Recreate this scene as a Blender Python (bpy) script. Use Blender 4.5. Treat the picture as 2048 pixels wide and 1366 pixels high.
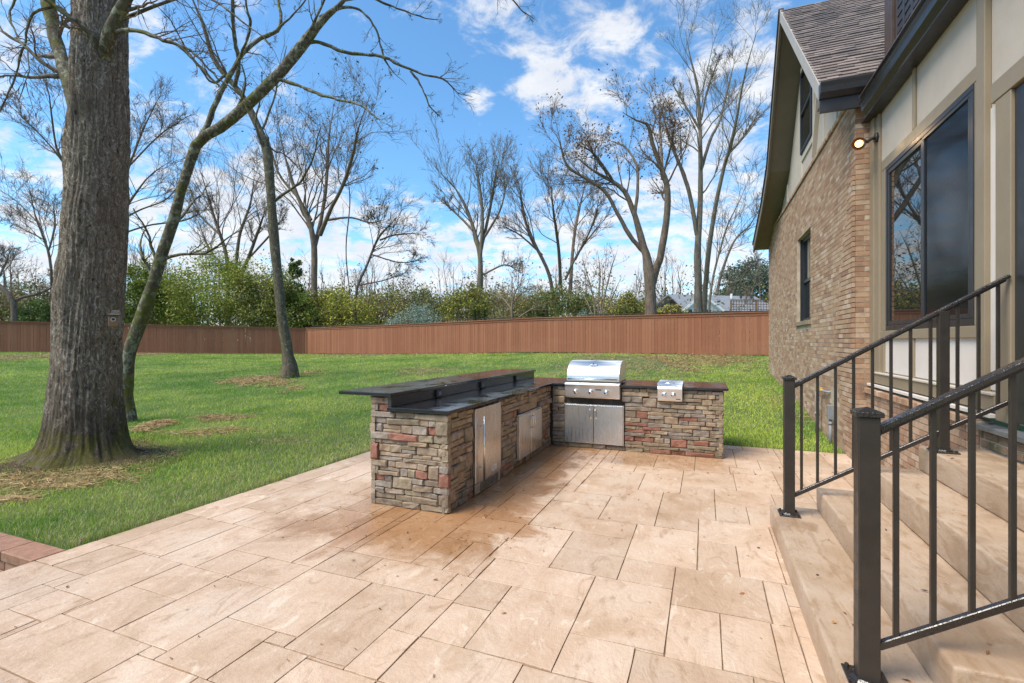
import bpy, bmesh, math, random
import numpy as np
from mathutils import Vector, Matrix
random.seed(7)
rng = np.random.default_rng(7)
R_ = math.radians
sc = bpy.context.scene
for o in list(bpy.data.objects): bpy.data.objects.remove(o)

# ------------------------------------------------------------------ camera
CAMH = 1.57
FPX = 967.0                       # focal length in pixels of the 2048 px wide photograph
YAW = math.atan(386 / FPX)        # the camera looks this far to the left of the house walls' direction
SY, CY = math.sin(YAW), math.cos(YAW)
cam_d = bpy.data.cameras.new('camera'); cam = bpy.data.objects.new('camera', cam_d)
sc.collection.objects.link(cam)
cam_d.sensor_width = 36.0; cam_d.lens = 36.0 * FPX / 2048.0
cam_d.clip_start = 0.05; cam_d.clip_end = 3000
cam.location = (0, 0, CAMH); cam.rotation_euler = (R_(90), 0, YAW)
sc.camera = cam
sc.render.resolution_x = 1024; sc.render.resolution_y = 683

# ------------------------------------------------------------------ light
SUN_AZ, SUN_EL = R_(-139), R_(54)       # sun direction: from behind the camera's left shoulder
SUN_STR, SUN_ANG = 3.1, 34
SKY_STR = 0.10
vs = sc.view_settings
vs.view_transform = 'Standard'; vs.look = 'None'; vs.gamma = 1.0; vs.use_curve_mapping = False
vs.exposure = 0.80
sun_d = bpy.data.lights.new('sun', 'SUN'); sun = bpy.data.objects.new('sun', sun_d); sc.collection.objects.link(sun)
sun_d.energy = SUN_STR; sun_d.angle = R_(SUN_ANG); sun_d.color = (1.0, 0.92, 0.79)
sd = Vector((math.sin(SUN_AZ) * math.cos(SUN_EL), math.cos(SUN_AZ) * math.cos(SUN_EL), math.sin(SUN_EL)))
sun.rotation_euler = sd.to_track_quat('Z', 'Y').to_euler(); sun.location = (-6, -6, 20)

def nd(nt, t, ins=None, **props):
    n = nt.nodes.new(t)
    for k, v in props.items(): setattr(n, k, v)
    for k, v in (ins or {}).items():
        s = n.inputs[k]
        if isinstance(v, bpy.types.NodeSocket): nt.links.new(v, s)
        else: s.default_value = v
    return n
def math_(nt, op, a, b=0.0, c=0.0, clamp=False):
    n = nt.nodes.new('ShaderNodeMath'); n.operation = op; n.use_clamp = clamp
    for i, v in enumerate((a, b, c)):
        if isinstance(v, bpy.types.NodeSocket): nt.links.new(v, n.inputs[i])
        else: n.inputs[i].default_value = v
    return n.outputs[0]
def smooth(nt, v, lo, hi, a=0.0, b=1.0):
    n = nd(nt, 'ShaderNodeMapRange', {'Value': v, 'From Min': lo, 'From Max': hi, 'To Min': a, 'To Max': b}, interpolation_type='SMOOTHSTEP')
    return n.outputs[0]
def mix(nt, f, a, b, bt='MIX'):
    n = nt.nodes.new('ShaderNodeMix'); n.data_type = 'RGBA'; n.blend_type = bt
    for i, v in ((0, f), (6, a), (7, b)):
        if isinstance(v, bpy.types.NodeSocket): nt.links.new(v, n.inputs[i])
        else: n.inputs[i].default_value = v if i == 0 else (tuple(v) + (1,))[:4]
    return n.outputs[2]
def noise(nt, vec, scale, detail=4, rough=0.5, dist=0.0):
    n = nd(nt, 'ShaderNodeTexNoise', {'Scale': scale, 'Detail': detail, 'Roughness': rough, 'Distortion': dist})
    if vec is not None: nt.links.new(vec, n.inputs['Vector'])
    return n.outputs['Fac']
def ramp(nt, f, stops, interp='LINEAR'):
    n = nt.nodes.new('ShaderNodeValToRGB'); n.color_ramp.interpolation = interp
    el = n.color_ramp.elements
    while len(el) < len(stops): el.new(0.5)
    for e, (p, c) in zip(el, stops): e.position = p; e.color = tuple(c) + (1,)
    nt.links.new(f, n.inputs[0]); return n.outputs[0]
def vscale(nt, vec, s):
    n = nd(nt, 'ShaderNodeVectorMath', {0: vec, 1: s}, operation='MULTIPLY'); return n.outputs[0]

def px_dir(px, py):
    l = (px - 1024) / FPX; u = (683 - py) / FPX
    v = np.array([-SY + l * CY, CY + l * SY, u]); return v / np.linalg.norm(v)

# world: Nishita sky with broken cloud
w = bpy.data.worlds.new('World'); sc.world = w; w.use_nodes = True
nt = w.node_tree; nt.nodes.clear()
sky = nd(nt, 'ShaderNodeTexSky', sky_type='NISHITA', sun_disc=False)
sky.sun_elevation = SUN_EL; sky.sun_rotation = SUN_AZ; sky.air_density = 1.0; sky.dust_density = 0.3; sky.ozone_density = 2.0
tc = nd(nt, 'ShaderNodeTexCoord').outputs['Generated']
sep = nd(nt, 'ShaderNodeSeparateXYZ', {0: tc})
dz = math_(nt, 'ADD', math_(nt, 'MAXIMUM', sep.outputs[2], 0.0), 0.22)
uv = nd(nt, 'ShaderNodeCombineXYZ', {0: math_(nt, 'DIVIDE', sep.outputs[0], dz), 1: math_(nt, 'DIVIDE', sep.outputs[1], dz), 2: 3.1}).outputs[0]
n1 = noise(nt, uv, 8.0, 10, 0.63, 0.35)
n2 = noise(nt, uv, 1.1, 3, 0.5)
fld = math_(nt, 'ADD', math_(nt, 'MULTIPLY', n1, 0.85), math_(nt, 'MULTIPLY', n2, 0.15))
for px, py, rad, wt in ((1185, 135, 8, .115), (1075, 165, 5, .06), (1330, 80, 5, .05), (965, 5, 4, .10), (1470, 260, 10, .09), (150, 250, 28, .06), (620, 470, 14, .10),
                        (900, 480, 12, .10), (1280, 480, 16, .10), (830, 230, 13, -.16), (560, 120, 10, -.05), (1010, 330, 7, -.08), (955, 215, 2.6, .17), (1040, 300, 3, .1), (960, 275, 2, .13), (1030, 70, 2.5, .1), (1490, 80, 6, .06), (760, 20, 4, .08)):
    d = px_dir(px, py)
    dt = nd(nt, 'ShaderNodeVectorMath', {0: tc, 1: tuple(d)}, operation='DOT_PRODUCT').outputs['Value']
    g = smooth(nt, dt, math.cos(R_(rad)), 1.0, 0.0, wt)
    fld = math_(nt, 'ADD', fld, g)
hz = smooth(nt, sep.outputs[2], 0.42, 0.03, 0.0, 0.115)
fld = math_(nt, 'ADD', fld, hz)
mask = smooth(nt, fld, 0.51, 0.72)
shade = smooth(nt, noise(nt, uv, 5.0, 5, 0.6), 0.35, 0.7)
cloud = mix(nt, shade, (4.9, 5.1, 5.5), (5.9, 6.0, 6.15))
blue = mix(nt, 1.0, sky.outputs[0], (0.90, 1.33, 1.50), 'MULTIPLY')
col = mix(nt, math_(nt, 'MULTIPLY', mask, 0.95), blue, cloud)
bg = nd(nt, 'ShaderNodeBackground', {'Color': col, 'Strength': SKY_STR})
nt.links.new(bg.outputs[0], nd(nt, 'ShaderNodeOutputWorld').inputs[0])

# ------------------------------------------------------------------ geometry helpers
def V(px, py, D):
    """point seen at pixel (px, py) of the photograph, D metres along the view axis"""
    L = (px - 1024) / FPX * D
    return np.array([-SY * D + CY * L, CY * D + SY * L, CAMH - (py - 683) * D / FPX])
def depth_of(x, y): return -SY * x + CY * y
def onX(px, py, X):
    l = (px - 1024) / FPX; D = X / (-SY + l * CY)
    return D * (CY + l * SY), CAMH - (py - 683) * D / FPX
def onY(px, py, Y):
    l = (px - 1024) / FPX; D = Y / (CY + l * SY)
    return D * (-SY + l * CY), CAMH - (py - 683) * D / FPX

MATS = {}
ORG = {}
def link(o, parent=None, wp=None):
    sc.collection.objects.link(o)
    if parent is not None:
        o.parent = parent
        po = ORG[parent.name]
        wp = po if wp is None else Vector(wp)
        o.location = wp - po
    else:
        wp = Vector(wp or (0, 0, 0)); o.location = wp
    ORG[o.name] = Vector(wp)
    return o
def tag(o, label=None, cat=None, group=None, kind=None):
    for k, v in (('label', label), ('category', cat), ('group', group), ('kind', kind)):
        if v: o[k] = v
    return o
def thing(name, loc, label, cat, group=None):
    o = bpy.data.objects.new(name, None); o.empty_display_size = 0.2
    link(o, None, loc); return tag(o, label, cat, group)
def np_mesh(name, verts, faces, mat=None, smooth_=False, cols=None, attr=None):
    """verts (n,3); faces (m,k) array"""
    verts = np.asarray(verts, dtype=np.float32); faces = np.asarray(faces, dtype=np.int32)
    me = bpy.data.meshes.new(name)
    m, k = faces.shape
    me.vertices.add(len(verts)); me.vertices.foreach_set('co', verts.ravel())
    me.loops.add(m * k); me.loops.foreach_set('vertex_index', faces.ravel())
    me.polygons.add(m)
    me.polygons.foreach_set('loop_start', np.arange(0, m * k, k, dtype=np.int32))
    me.polygons.foreach_set('loop_total', np.full(m, k, dtype=np.int32))
    me.polygons.foreach_set('use_smooth', np.full(m, bool(smooth_), dtype=bool))
    me.update(calc_edges=True)
    if cols is not None:
        a = me.color_attributes.new('Col', 'FLOAT_COLOR', 'POINT')
        c4 = np.ones((len(verts), 4), dtype=np.float32); c4[:, :3] = cols
        a.data.foreach_set('color', c4.ravel())
    if attr is not None:
        a = me.attributes.new('rnd', 'FLOAT', 'POINT'); a.data.foreach_set('value', np.asarray(attr, dtype=np.float32))
    if mat: me.materials.append(MATS[mat])
    return me
def np_obj(name, verts, faces, mat, parent=None, smooth_=False, cols=None, attr=None):
    verts = np.asarray(verts, dtype=np.float64)
    if parent is not None: wp = np.array(ORG[parent.name])
    else: wp = np.array([(verts[:, 0].min() + verts[:, 0].max()) / 2, (verts[:, 1].min() + verts[:, 1].max()) / 2, verts[:, 2].min()])
    me = np_mesh(name, verts - wp, faces, mat, smooth_, cols, attr)
    return link(bpy.data.objects.new(name, me), parent, tuple(wp))

class MB:
    def __init__(s): s.v = []; s.f = []
    def add(s, vs_, fs):
        b = len(s.v); s.v += [tuple(p) for p in vs_]; s.f += [tuple(i + b for i in f) for f in fs]; return s
    def box(s, x0, x1, y0, y1, z0, z1):
        return s.add([(x0, y0, z0), (x1, y0, z0), (x1, y1, z0), (x0, y1, z0), (x0, y0, z1), (x1, y0, z1), (x1, y1, z1), (x0, y1, z1)],
                     [(0, 3, 2, 1), (4, 5, 6, 7), (0, 1, 5, 4), (1, 2, 6, 5), (2, 3, 7, 6), (3, 0, 4, 7)])
    def prism(s, pts, vec):
        """polygon pts extruded by vec"""
        n = len(pts); vec = np.array(vec)
        vv = [np.array(p, float) for p in pts]; vv += [p + vec for p in vv]
        return s.add(vv, [tuple(range(n))[::-1], tuple(range(n, 2 * n))] + [(i, (i + 1) % n, n + (i + 1) % n, n + i) for i in range(n)])
    def beam(s, a, b, wid, hgt, up=(0, 0, 1)):
        """rectangular bar from a to b (centre line)"""
        a = Vector(a); b = Vector(b); d = (b - a).normalized(); sd_ = d.cross(Vector(up)).normalized(); u = sd_.cross(d)
        pts = []
        for p in (a, b):
            for i, j in ((-1, -1), (1, -1), (1, 1), (-1, 1)): pts.append(p + sd_ * (i * wid / 2) + u * (j * hgt / 2))
        return s.add(pts, [(3, 2, 1, 0), (4, 5, 6, 7), (0, 1, 5, 4), (1, 2, 6, 5), (2, 3, 7, 6), (3, 0, 4, 7)])
    def tube(s, pts, rad, n=10, caps=True):
        P = [Vector(p) for p in pts]; k = len(P)
        if not hasattr(rad, '__len__'): rad = [rad] * k
        ref = Vector((0.31, 0.17, 0.93)); vv = []
        for i, p in enumerate(P):
            t = (P[min(i + 1, k - 1)] - P[max(i - 1, 0)]).normalized()
            r = ref if abs(t.dot(ref)) < 0.9 else Vector((1, 0, 0))
            a = t.cross(r).normalized(); b = t.cross(a)
            for j in range(n):
                an = 2 * math.pi * j / n; vv.append(p + (a * math.cos(an) + b * math.sin(an)) * rad[i])
        ff = [(i * n + j, i * n + (j + 1) % n, (i + 1) * n + (j + 1) % n, (i + 1) * n + j) for i in range(k - 1) for j in range(n)]
        if caps: ff += [tuple(range(n))[::-1], tuple(range((k - 1) * n, k * n))]
        return s.add(vv, ff)
    def build(s, name, mat, parent=None, bevel=0, seg=1, smooth_=False, wp=None):
        verts = np.array(s.v, float)
        if wp is None:
            if parent is not None: wp = np.array(ORG[parent.name])
            else: wp = np.array([(verts[:, 0].min() + verts[:, 0].max()) / 2, (verts[:, 1].min() + verts[:, 1].max()) / 2, verts[:, 2].min()])
        me = bpy.data.meshes.new(name); me.from_pydata([tuple(p) for p in verts - np.array(wp)], [], s.f)
        bm = bmesh.new(); bm.from_mesh(me)
        bmesh.ops.recalc_face_normals(bm, faces=bm.faces)
        if bevel: bmesh.ops.bevel(bm, geom=list(bm.edges), offset=bevel, segments=seg, affect='EDGES', profile=0.5, clamp_overlap=True)
        if smooth_:
            for f in bm.faces: f.smooth = True
        bm.to_mesh(me); bm.free()
        me.materials.append(MATS[mat])
        return link(bpy.data.objects.new(name, me), parent, tuple(wp))
def mbox(*a): return MB().box(*a)

def batch_tubes(P, R, sides):
    """P (N,k,3), R (N,k) -> verts, quads"""
    N, k, _ = P.shape
    t = np.empty_like(P); t[:, 1:-1] = P[:, 2:] - P[:, :-2]; t[:, 0] = P[:, 1] - P[:, 0]; t[:, -1] = P[:, -1] - P[:, -2]
    t /= np.linalg.norm(t, axis=2, keepdims=True) + 1e-9
    mean = P[:, -1] - P[:, 0]
    ref = np.where((np.abs(mean[:, 2]) > 0.7 * np.linalg.norm(mean, axis=1))[:, None], np.array([[1.0, 0.13, 0.0]]), np.array([[0.07, 0.05, 1.0]]))[:, None, :]
    a = np.cross(t, ref); a /= np.linalg.norm(a, axis=2, keepdims=True) + 1e-9
    b = np.cross(t, a)
    an = np.arange(sides) * 2 * np.pi / sides
    vv = P[:, :, None, :] + (a[:, :, None, :] * np.cos(an)[None, None, :, None] + b[:, :, None, :] * np.sin(an)[None, None, :, None]) * R[:, :, None, None]
    idx = np.arange(N * k * sides).reshape(N, k, sides); nx = np.roll(idx, -1, axis=2)
    q = np.stack([idx[:, :-1], nx[:, :-1], nx[:, 1:], idx[:, 1:]], axis=-1).reshape(-1, 4)
    return vv.reshape(-1, 3), q
def merge(parts):
    vs_, fs, b = [], [], 0
    for v, f in parts: vs_.append(v); fs.append(f + b); b += len(v)
    return np.concatenate(vs_), np.concatenate(fs)

# smooth 3-D value noise for meshes
_tab = np.random.default_rng(11).random(65536)
def vnoise(p):
    p = np.asarray(p, float); i = np.floor(p).astype(np.int64); f = p - i; f = f * f * (3 - 2 * f)
    def h(dx, dy, dz_): return _tab[((i[..., 0] + dx) * 73856093 ^ (i[..., 1] + dy) * 19349663 ^ (i[..., 2] + dz_) * 83492791) & 65535]
    x, y, z = f[..., 0], f[..., 1], f[..., 2]
    a = h(0, 0, 0) * (1 - x) + h(1, 0, 0) * x; b = h(0, 1, 0) * (1 - x) + h(1, 1, 0) * x
    c = h(0, 0, 1) * (1 - x) + h(1, 0, 1) * x; d = h(0, 1, 1) * (1 - x) + h(1, 1, 1) * x
    return (a * (1 - y) + b * y) * (1 - z) + (c * (1 - y) + d * y) * z
def vn2(x, y, s): return vnoise(np.stack([np.asarray(x) * s, np.asarray(y) * s, np.zeros_like(np.asarray(x, float)) + 0.37], -1))

# ------------------------------------------------------------------ materials
def newmat(name):
    m = bpy.data.materials.new(name); m.use_nodes = True; t = m.node_tree
    b = t.nodes['Principled BSDF']; MATS[name] = m; return t, b
def setp(t, b, **kw):
    for k, v in kw.items():
        s = b.inputs[k.replace('_', ' ')]
        if isinstance(v, bpy.types.NodeSocket): t.links.new(v, s)
        else: s.default_value = (tuple(v) + (1,))[:4] if hasattr(v, '__len__') else v
def bump(t, b, h, strength=0.3, dist=0.01):
    n = nd(t, 'ShaderNodeBump', {'Height': h, 'Strength': strength, 'Distance': dist}); t.links.new(n.outputs[0], b.inputs['Normal'])
def pos(t): return nd(t, 'ShaderNodeNewGeometry').outputs['Position']
def orand(t): return nd(t, 'ShaderNodeObjectInfo').outputs['Random']
def simple(name, col, rough=0.5, metal=0.0, var=0.12, scale=6.0, bmp=0.0, bscale=60.0, per_obj=0.0, spec=0.5):
    t, b = newmat(name); p = pos(t)
    f = noise(t, p, scale, 5, 0.6)
    c = mix(t, smooth(t, f, 0.3, 0.7), tuple(x * (1 - var) for x in col), tuple(min(1, x * (1 + var)) for x in col))
    if per_obj:
        c = mix(t, 1.0, c, mix(t, orand(t), (1 - per_obj,) * 3, (1 + per_obj,) * 3), 'MULTIPLY')
    setp(t, b, Base_Color=c, Roughness=smooth(t, noise(t, p, scale * 2.3, 3), 0.3, 0.7, rough * 0.85, min(1, rough * 1.15)), Metallic=metal)
    b.inputs['Specular IOR Level'].default_value = spec
    if bmp: bump(t, b, noise(t, p, bscale, 4, 0.6), bmp, 0.01)
    return t, b
def attrmat(name, rough=0.6, trans=0.0):
    t, b = newmat(name)
    a = nd(t, 'ShaderNodeAttribute', attribute_name='Col').outputs['Color']
    setp(t, b, Base_Color=a, Roughness=rough); b.inputs['Specular IOR Level'].default_value = 0.25
    if trans:
        tr = nd(t, 'ShaderNodeBsdfTranslucent', {'Color': a})
        mx = nd(t, 'ShaderNodeMixShader', {0: trans, 1: b.outputs[0], 2: tr.outputs[0]})
        t.links.new(mx.outputs[0], t.nodes['Material Output'].inputs[0])
attrmat('blade', 0.55, 0.25); attrmat('leaf', 0.5, 0.2); attrmat('straw', 0.8); attrmat('litter', 0.6)

# stamped concrete, with rain-wet stains round the kitchen
def concrete(name, wet):
    t, b = newmat(name); p = pos(t)
    a1 = noise(t, p, 1.7, 6, 0.6, 0.6); a2 = noise(t, vscale(t, p, (7, 3.2, 5)), 1.0, 8, 0.66, 1.6); a3 = noise(t, p, 34, 4, 0.65)
    c = ramp(t, a1, [(0.28, (0.475, 0.315, 0.20)), (0.5, (0.585, 0.42, 0.295)), (0.72, (0.64, 0.50, 0.38))])
    c = mix(t, smooth(t, a2, 0.56, 0.70, 0, 0.7), c, (0.70, 0.59, 0.46))
    c = mix(t, smooth(t, a2, 0.46, 0.30, 0, 0.7), c, (0.39, 0.245, 0.14))
    c = mix(t, smooth(t, a3, 0.38, 0.72, 0, 0.16), c, (0.36, 0.25, 0.17))
    c = mix(t, 1.0, c, mix(t, orand(t), (0.86, 0.835, 0.80), (1.06, 1.05, 1.05)), 'MULTIPLY')
    st = smooth(t, noise(t, p, 1.5, 7, 0.66, 0.6), 0.57, 0.64, 0, 0.42)
    c = mix(t, st, c, (0.41, 0.265, 0.15))
    rough = smooth(t, a2, 0.3, 0.7, 0.42, 0.62)
    if wet:
        s_ = nd(t, 'ShaderNodeSeparateXYZ', {0: p})
        nn = math_(t, 'MULTIPLY', math_(t, 'SUBTRACT', noise(t, p, 2.4, 6, 0.62, 0.8), 0.5), 1.5)
        def band(v, lo, hi, soft):
            q = math_(t, 'ADD', v, nn)
            return math_(t, 'MULTIPLY', smooth(t, q, lo - soft, lo + soft), smooth(t, q, hi + soft, hi - soft))
        m1 = math_(t, 'MULTIPLY', band(s_.outputs[0], -2.9, -1.50, 0.18), band(s_.outputs[1], 3.0, 9.0, 0.28))
        m2 = math_(t, 'MULTIPLY', band(s_.outputs[0], -2.3, 0.35, 0.3), band(s_.outputs[1], 6.35, 9.0, 0.3))
        m3 = math_(t, 'MULTIPLY', band(s_.outputs[0], -3.3, -2.0, 0.2), band(s_.outputs[1], 2.95, 4.3, 0.3))
        m = math_(t, 'MAXIMUM', m1, math_(t, 'MULTIPLY', m2, 0.6)); m = math_(t, 'MAXIMUM', m, math_(t, 'MULTIPLY', m3, 0.75))
        wc = mix(t, 1.0, c, (0.60, 0.41, 0.235), 'MULTIPLY')
        c = mix(t, math_(t, 'MULTIPLY', m, 0.85), c, wc)
        rough = math_(t, 'SUBTRACT', rough, math_(t, 'MULTIPLY', m, 0.40))
        film = smooth(t, noise(t, p, 0.8, 4, 0.6), 0.5, 0.64, 0, 0.16)
        rough = math_(t, 'SUBTRACT', rough, film)
    setp(t, b, Base_Color=c, Roughness=rough)
    hsum = math_(t, 'ADD', math_(t, 'MULTIPLY', a2, 0.7), math_(t, 'MULTIPLY', a3, 0.3))
    bump(t, b, hsum, 0.7, 0.02)
concrete('patio', True)
# steps: smoother cast concrete
t, b = newmat('step_concrete'); p = pos(t)
a1 = noise(t, p, 2.2, 6, 0.6, 0.7); a2 = noise(t, vscale(t, p, (9, 3, 9)), 1.3, 7, 0.66, 1.2)
c = ramp(t, a1, [(0.3, (0.37, 0.25, 0.155)), (0.5, (0.44, 0.315, 0.215)), (0.72, (0.48, 0.365, 0.27))])
c = mix(t, smooth(t, a2, 0.50, 0.36, 0, 0.6), c, (0.30, 0.18, 0.095))
c = mix(t, smooth(t, a2, 0.6, 0.75, 0, 0.4), c, (0.54, 0.44, 0.35))
nz = nd(t, 'ShaderNodeSeparateXYZ', {0: nd(t, 'ShaderNodeNewGeometry').outputs['True Normal']}).outputs[2]
c = mix(t, smooth(t, noise(t, p, 1.3, 4, 0.6), 0.54, 0.64, 0, 0.6), c, (0.255, 0.155, 0.085))
a4 = noise(t, vscale(t, p, (40, 13, 40)), 1, 6, 0.7, 0.8)
c = mix(t, smooth(t, a4, 0.54, 0.70, 0, 0.4), c, (0.27, 0.18, 0.115))
c = mix(t, smooth(t, noise(t, p, 160, 2, 0.7), 0.66, 0.74, 0, 0.6), c, (0.60, 0.52, 0.43))
setp(t, b, Base_Color=c, Roughness=smooth(t, a2, 0.3, 0.7, 0.3, 0.55)); bump(t, b, math_(t, 'ADD', a2, math_(t, 'MULTIPLY', a4, 0.5)), 0.45, 0.012)
simple('joint', (0.23, 0.145, 0.08), 0.9, 0, 0.3, 9, 0.4)
# lawn soil
t, b = newmat('lawn'); p = pos(t)
c = ramp(t, noise(t, p, 0.5, 6, 0.65), [(0.3, (0.055, 0.10, 0.018)), (0.55, (0.085, 0.135, 0.026)), (0.75, (0.14, 0.145, 0.045))])
c = mix(t, smooth(t, noise(t, p, 26, 4, 0.7), 0.4, 0.75, 0, 0.7), c, (0.05, 0.08, 0.016))
setp(t, b, Base_Color=c, Roughness=0.95); bump(t, b, noise(t, p, 45, 4, 0.7), 0.6, 0.03)
simple('soil', (0.075, 0.052, 0.032), 0.98, 0, 0.45, 8, 0.6, 30, 0, 0.05)

def bark(name, cols, moss, lichen, vs_=(14, 14, 1.6), bs=0.8, mossz=None, lich_col=(0.30, 0.31, 0.21), moss_col=(0.105, 0.105, 0.012)):
    t, b = newmat(name); p = pos(t)
    f1 = noise(t, vscale(t, p, vs_), 1.0, 8, 0.7, 0.6); f2 = noise(t, vscale(t, p, tuple(v * 3 for v in vs_)), 1.0, 6, 0.7, 0.3)
    f = math_(t, 'ADD', math_(t, 'MULTIPLY', f1, 0.6), math_(t, 'MULTIPLY', f2, 0.4))
    c = ramp(t, f, [(0.37, cols[0]), (0.5, cols[1]), (0.63, cols[2])])
    if lichen:
        l = noise(t, p, 9, 6, 0.68, 0.4)
        c = mix(t, smooth(t, l, 0.62 - lichen * 0.2, 0.70 - lichen * 0.2, 0, 0.85), c, mix(t, f2, tuple(x * 0.7 for x in lich_col), lich_col))
    if moss:
        l = noise(t, p, 2.6, 6, 0.7, 0.5)
        mk = smooth(t, l, 0.66 - moss * 0.2, 0.76 - moss * 0.2)
        if mossz:
            z = nd(t, 'ShaderNodeSeparateXYZ', {0: p}).outputs[2]
            low = math_(t, 'ADD', smooth(t, z, mossz, 0.0, 0, 0.30), math_(t, 'MULTIPLY', math_(t, 'SUBTRACT', noise(t, p, 7, 6, 0.75, 0.4), 0.5), 0.55))
            xx = nd(t, 'ShaderNodeSeparateXYZ', {0: nd(t, 'ShaderNodeNewGeometry').outputs['Normal']})
            side = smooth(t, math_(t, 'ADD', math_(t, 'MULTIPLY', xx.outputs[0], -0.8), math_(t, 'MULTIPLY', xx.outputs[1], -0.55)), 0.35, 1.0, 0, 0.2)
            mk = smooth(t, math_(t, 'ADD', math_(t, 'ADD', l, low), side), 0.60, 0.80)
        c = mix(t, math_(t, 'MULTIPLY', mk, 0.8), c, mix(t, f2, tuple(x * 0.45 for x in moss_col), tuple(x * 1.5 for x in moss_col)))
    setp(t, b, Base_Color=c, Roughness=0.9); b.inputs['Specular IOR Level'].default_value = 0.2
    bump(t, b, f, bs, 0.03)
t, b = newmat('bark_oak'); p = pos(t)
w1 = noise(t, p, 4, 4, 0.6)
pw = nd(t, 'ShaderNodeVectorMath', {0: p, 1: vscale(t, nd(t, 'ShaderNodeTexNoise', {'Vector': p, 'Scale': 7.0, 'Detail': 3.0}).outputs['Color'], (.16, .16, .25))}, operation='ADD').outputs[0]
fa = noise(t, vscale(t, pw, (22, 22, 5)), 1, 7, 0.72); fb = noise(t, vscale(t, pw, (46, 46, 13)), 1, 6, 0.72); fc = noise(t, p, 1.6, 5, 0.65, 0.6)
c = ramp(t, fb, [(0.3, (0.105, 0.078, 0.055)), (0.5, (0.215, 0.168, 0.125)), (0.7, (0.34, 0.28, 0.22))])
c = mix(t, smooth(t, fa, 0.45, 0.35, 0, 0.85), c, (0.035, 0.026, 0.019))
fl_ = math_(t, 'MULTIPLY', smooth(t, fb, 0.51, 0.60), smooth(t, math_(t, 'ADD', math_(t, 'MULTIPLY', fc, 0.6), math_(t, 'MULTIPLY', fa, 0.4)), 0.42, 0.56))
c = mix(t, math_(t, 'MULTIPLY', fl_, 0.8), c, (0.54, 0.46, 0.38))
s_ = nd(t, 'ShaderNodeSeparateXYZ', {0: p}); z = s_.outputs[2]; wob = math_(t, 'SUBTRACT', noise(t, vscale(t, p, (4, 4, 1.2)), 1, 6, 0.7), 0.5)
damp = smooth(t, math_(t, 'ADD', z, math_(t, 'MULTIPLY', wob, 2.2)), 1.15, 0.45, 0, 0.55)
c = mix(t, damp, c, (0.040, 0.029, 0.02))
xx = nd(t, 'ShaderNodeSeparateXYZ', {0: nd(t, 'ShaderNodeNewGeometry').outputs['Normal']})
side = smooth(t, math_(t, 'ADD', math_(t, 'MULTIPLY', xx.outputs[0], -0.9), math_(t, 'MULTIPLY', xx.outputs[1], -0.2)), 0.45, 1.0, 0, 0.24)
mk = math_(t, 'ADD', math_(t, 'ADD', noise(t, p, 3.2, 7, 0.72, 0.6), side), smooth(t, z, 1.1, 0.05, 0, 0.21))
mk = math_(t, 'MULTIPLY', smooth(t, mk, 0.57, 0.75), smooth(t, fb, 0.36, 0.55, 0.25, 1))
c = mix(t, math_(t, 'MULTIPLY', mk, 0.85), c, mix(t, fb, (0.04, 0.042, 0.006), (0.16, 0.15, 0.016)))
setp(t, b, Base_Color=c, Roughness=0.92); b.inputs['Specular IOR Level'].default_value = 0.15
bump(t, b, math_(t, 'ADD', math_(t, 'MULTIPLY', fa, 0.6), math_(t, 'MULTIPLY', fb, 0.4)), 1.0, 0.05)
bark('bark_lichen', [(0.045, 0.036, 0.024), (0.105, 0.086, 0.058), (0.18, 0.155, 0.11)], 0.8, 0.6, (16, 16, 4), 0.8)
bark('bark_slim', [(0.05, 0.041, 0.028), (0.11, 0.088, 0.058), (0.19, 0.16, 0.11)], 0.6, 0.3, (16, 16, 4), 0.8, 0.9)
bark('bark_grey', [(0.085, 0.068, 0.05), (0.175, 0.145, 0.108), (0.26, 0.22, 0.17)], 0.15, 0.15, (8, 8, 2), 0.6)
bark('bark_brown', [(0.075, 0.053, 0.038), (0.165, 0.12, 0.087), (0.25, 0.195, 0.145)], 0.0, 0.1, (8, 8, 2), 0.6)
bark('bark_pale', [(0.12, 0.09, 0.06), (0.22, 0.17, 0.115), (0.30, 0.24, 0.17)], 0.0, 0.0, (8, 8, 2), 0.5)

# brick
t, b = newmat('brick'); p = pos(t)
at = nd(t, 'ShaderNodeAttribute', attribute_name='rnd').outputs['Fac']
rr = math_(t, 'FRACT', math_(t, 'ADD', at, orand(t)))
c = ramp(t, rr, [(0.0, (0.215, 0.10, 0.058)), (0.16, (0.295, 0.155, 0.088)), (0.42, (0.365, 0.212, 0.122)), (0.68, (0.405, 0.258, 0.155)), (0.9, (0.45, 0.315, 0.21)), (1.0, (0.54, 0.42, 0.31))])
v1 = noise(t, vscale(t, p, (30, 30, 9)), 1.0, 5, 0.7)
c = mix(t, smooth(t, v1, 0.56, 0.70, 0, 0.55), c, (0.56, 0.45, 0.34))
c = mix(t, 0.25, c, (0.38, 0.26, 0.17))
c = mix(t, smooth(t, v1, 0.42, 0.30, 0, 0.4), c, (0.15, 0.085, 0.055))
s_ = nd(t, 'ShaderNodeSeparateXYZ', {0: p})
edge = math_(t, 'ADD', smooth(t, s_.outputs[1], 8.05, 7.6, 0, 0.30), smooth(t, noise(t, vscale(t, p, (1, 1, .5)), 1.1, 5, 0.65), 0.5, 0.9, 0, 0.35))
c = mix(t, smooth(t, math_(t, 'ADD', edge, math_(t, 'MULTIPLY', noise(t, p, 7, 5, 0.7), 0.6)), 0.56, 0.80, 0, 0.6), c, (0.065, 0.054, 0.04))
setp(t, b, Base_Color=c, Roughness=0.88); bump(t, b, noise(t, p, 90, 5, 0.7), 0.5, 0.006)
simple('mortar', (0.46, 0.37, 0.27), 0.95, 0, 0.2, 4, 0.4, 80)
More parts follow.
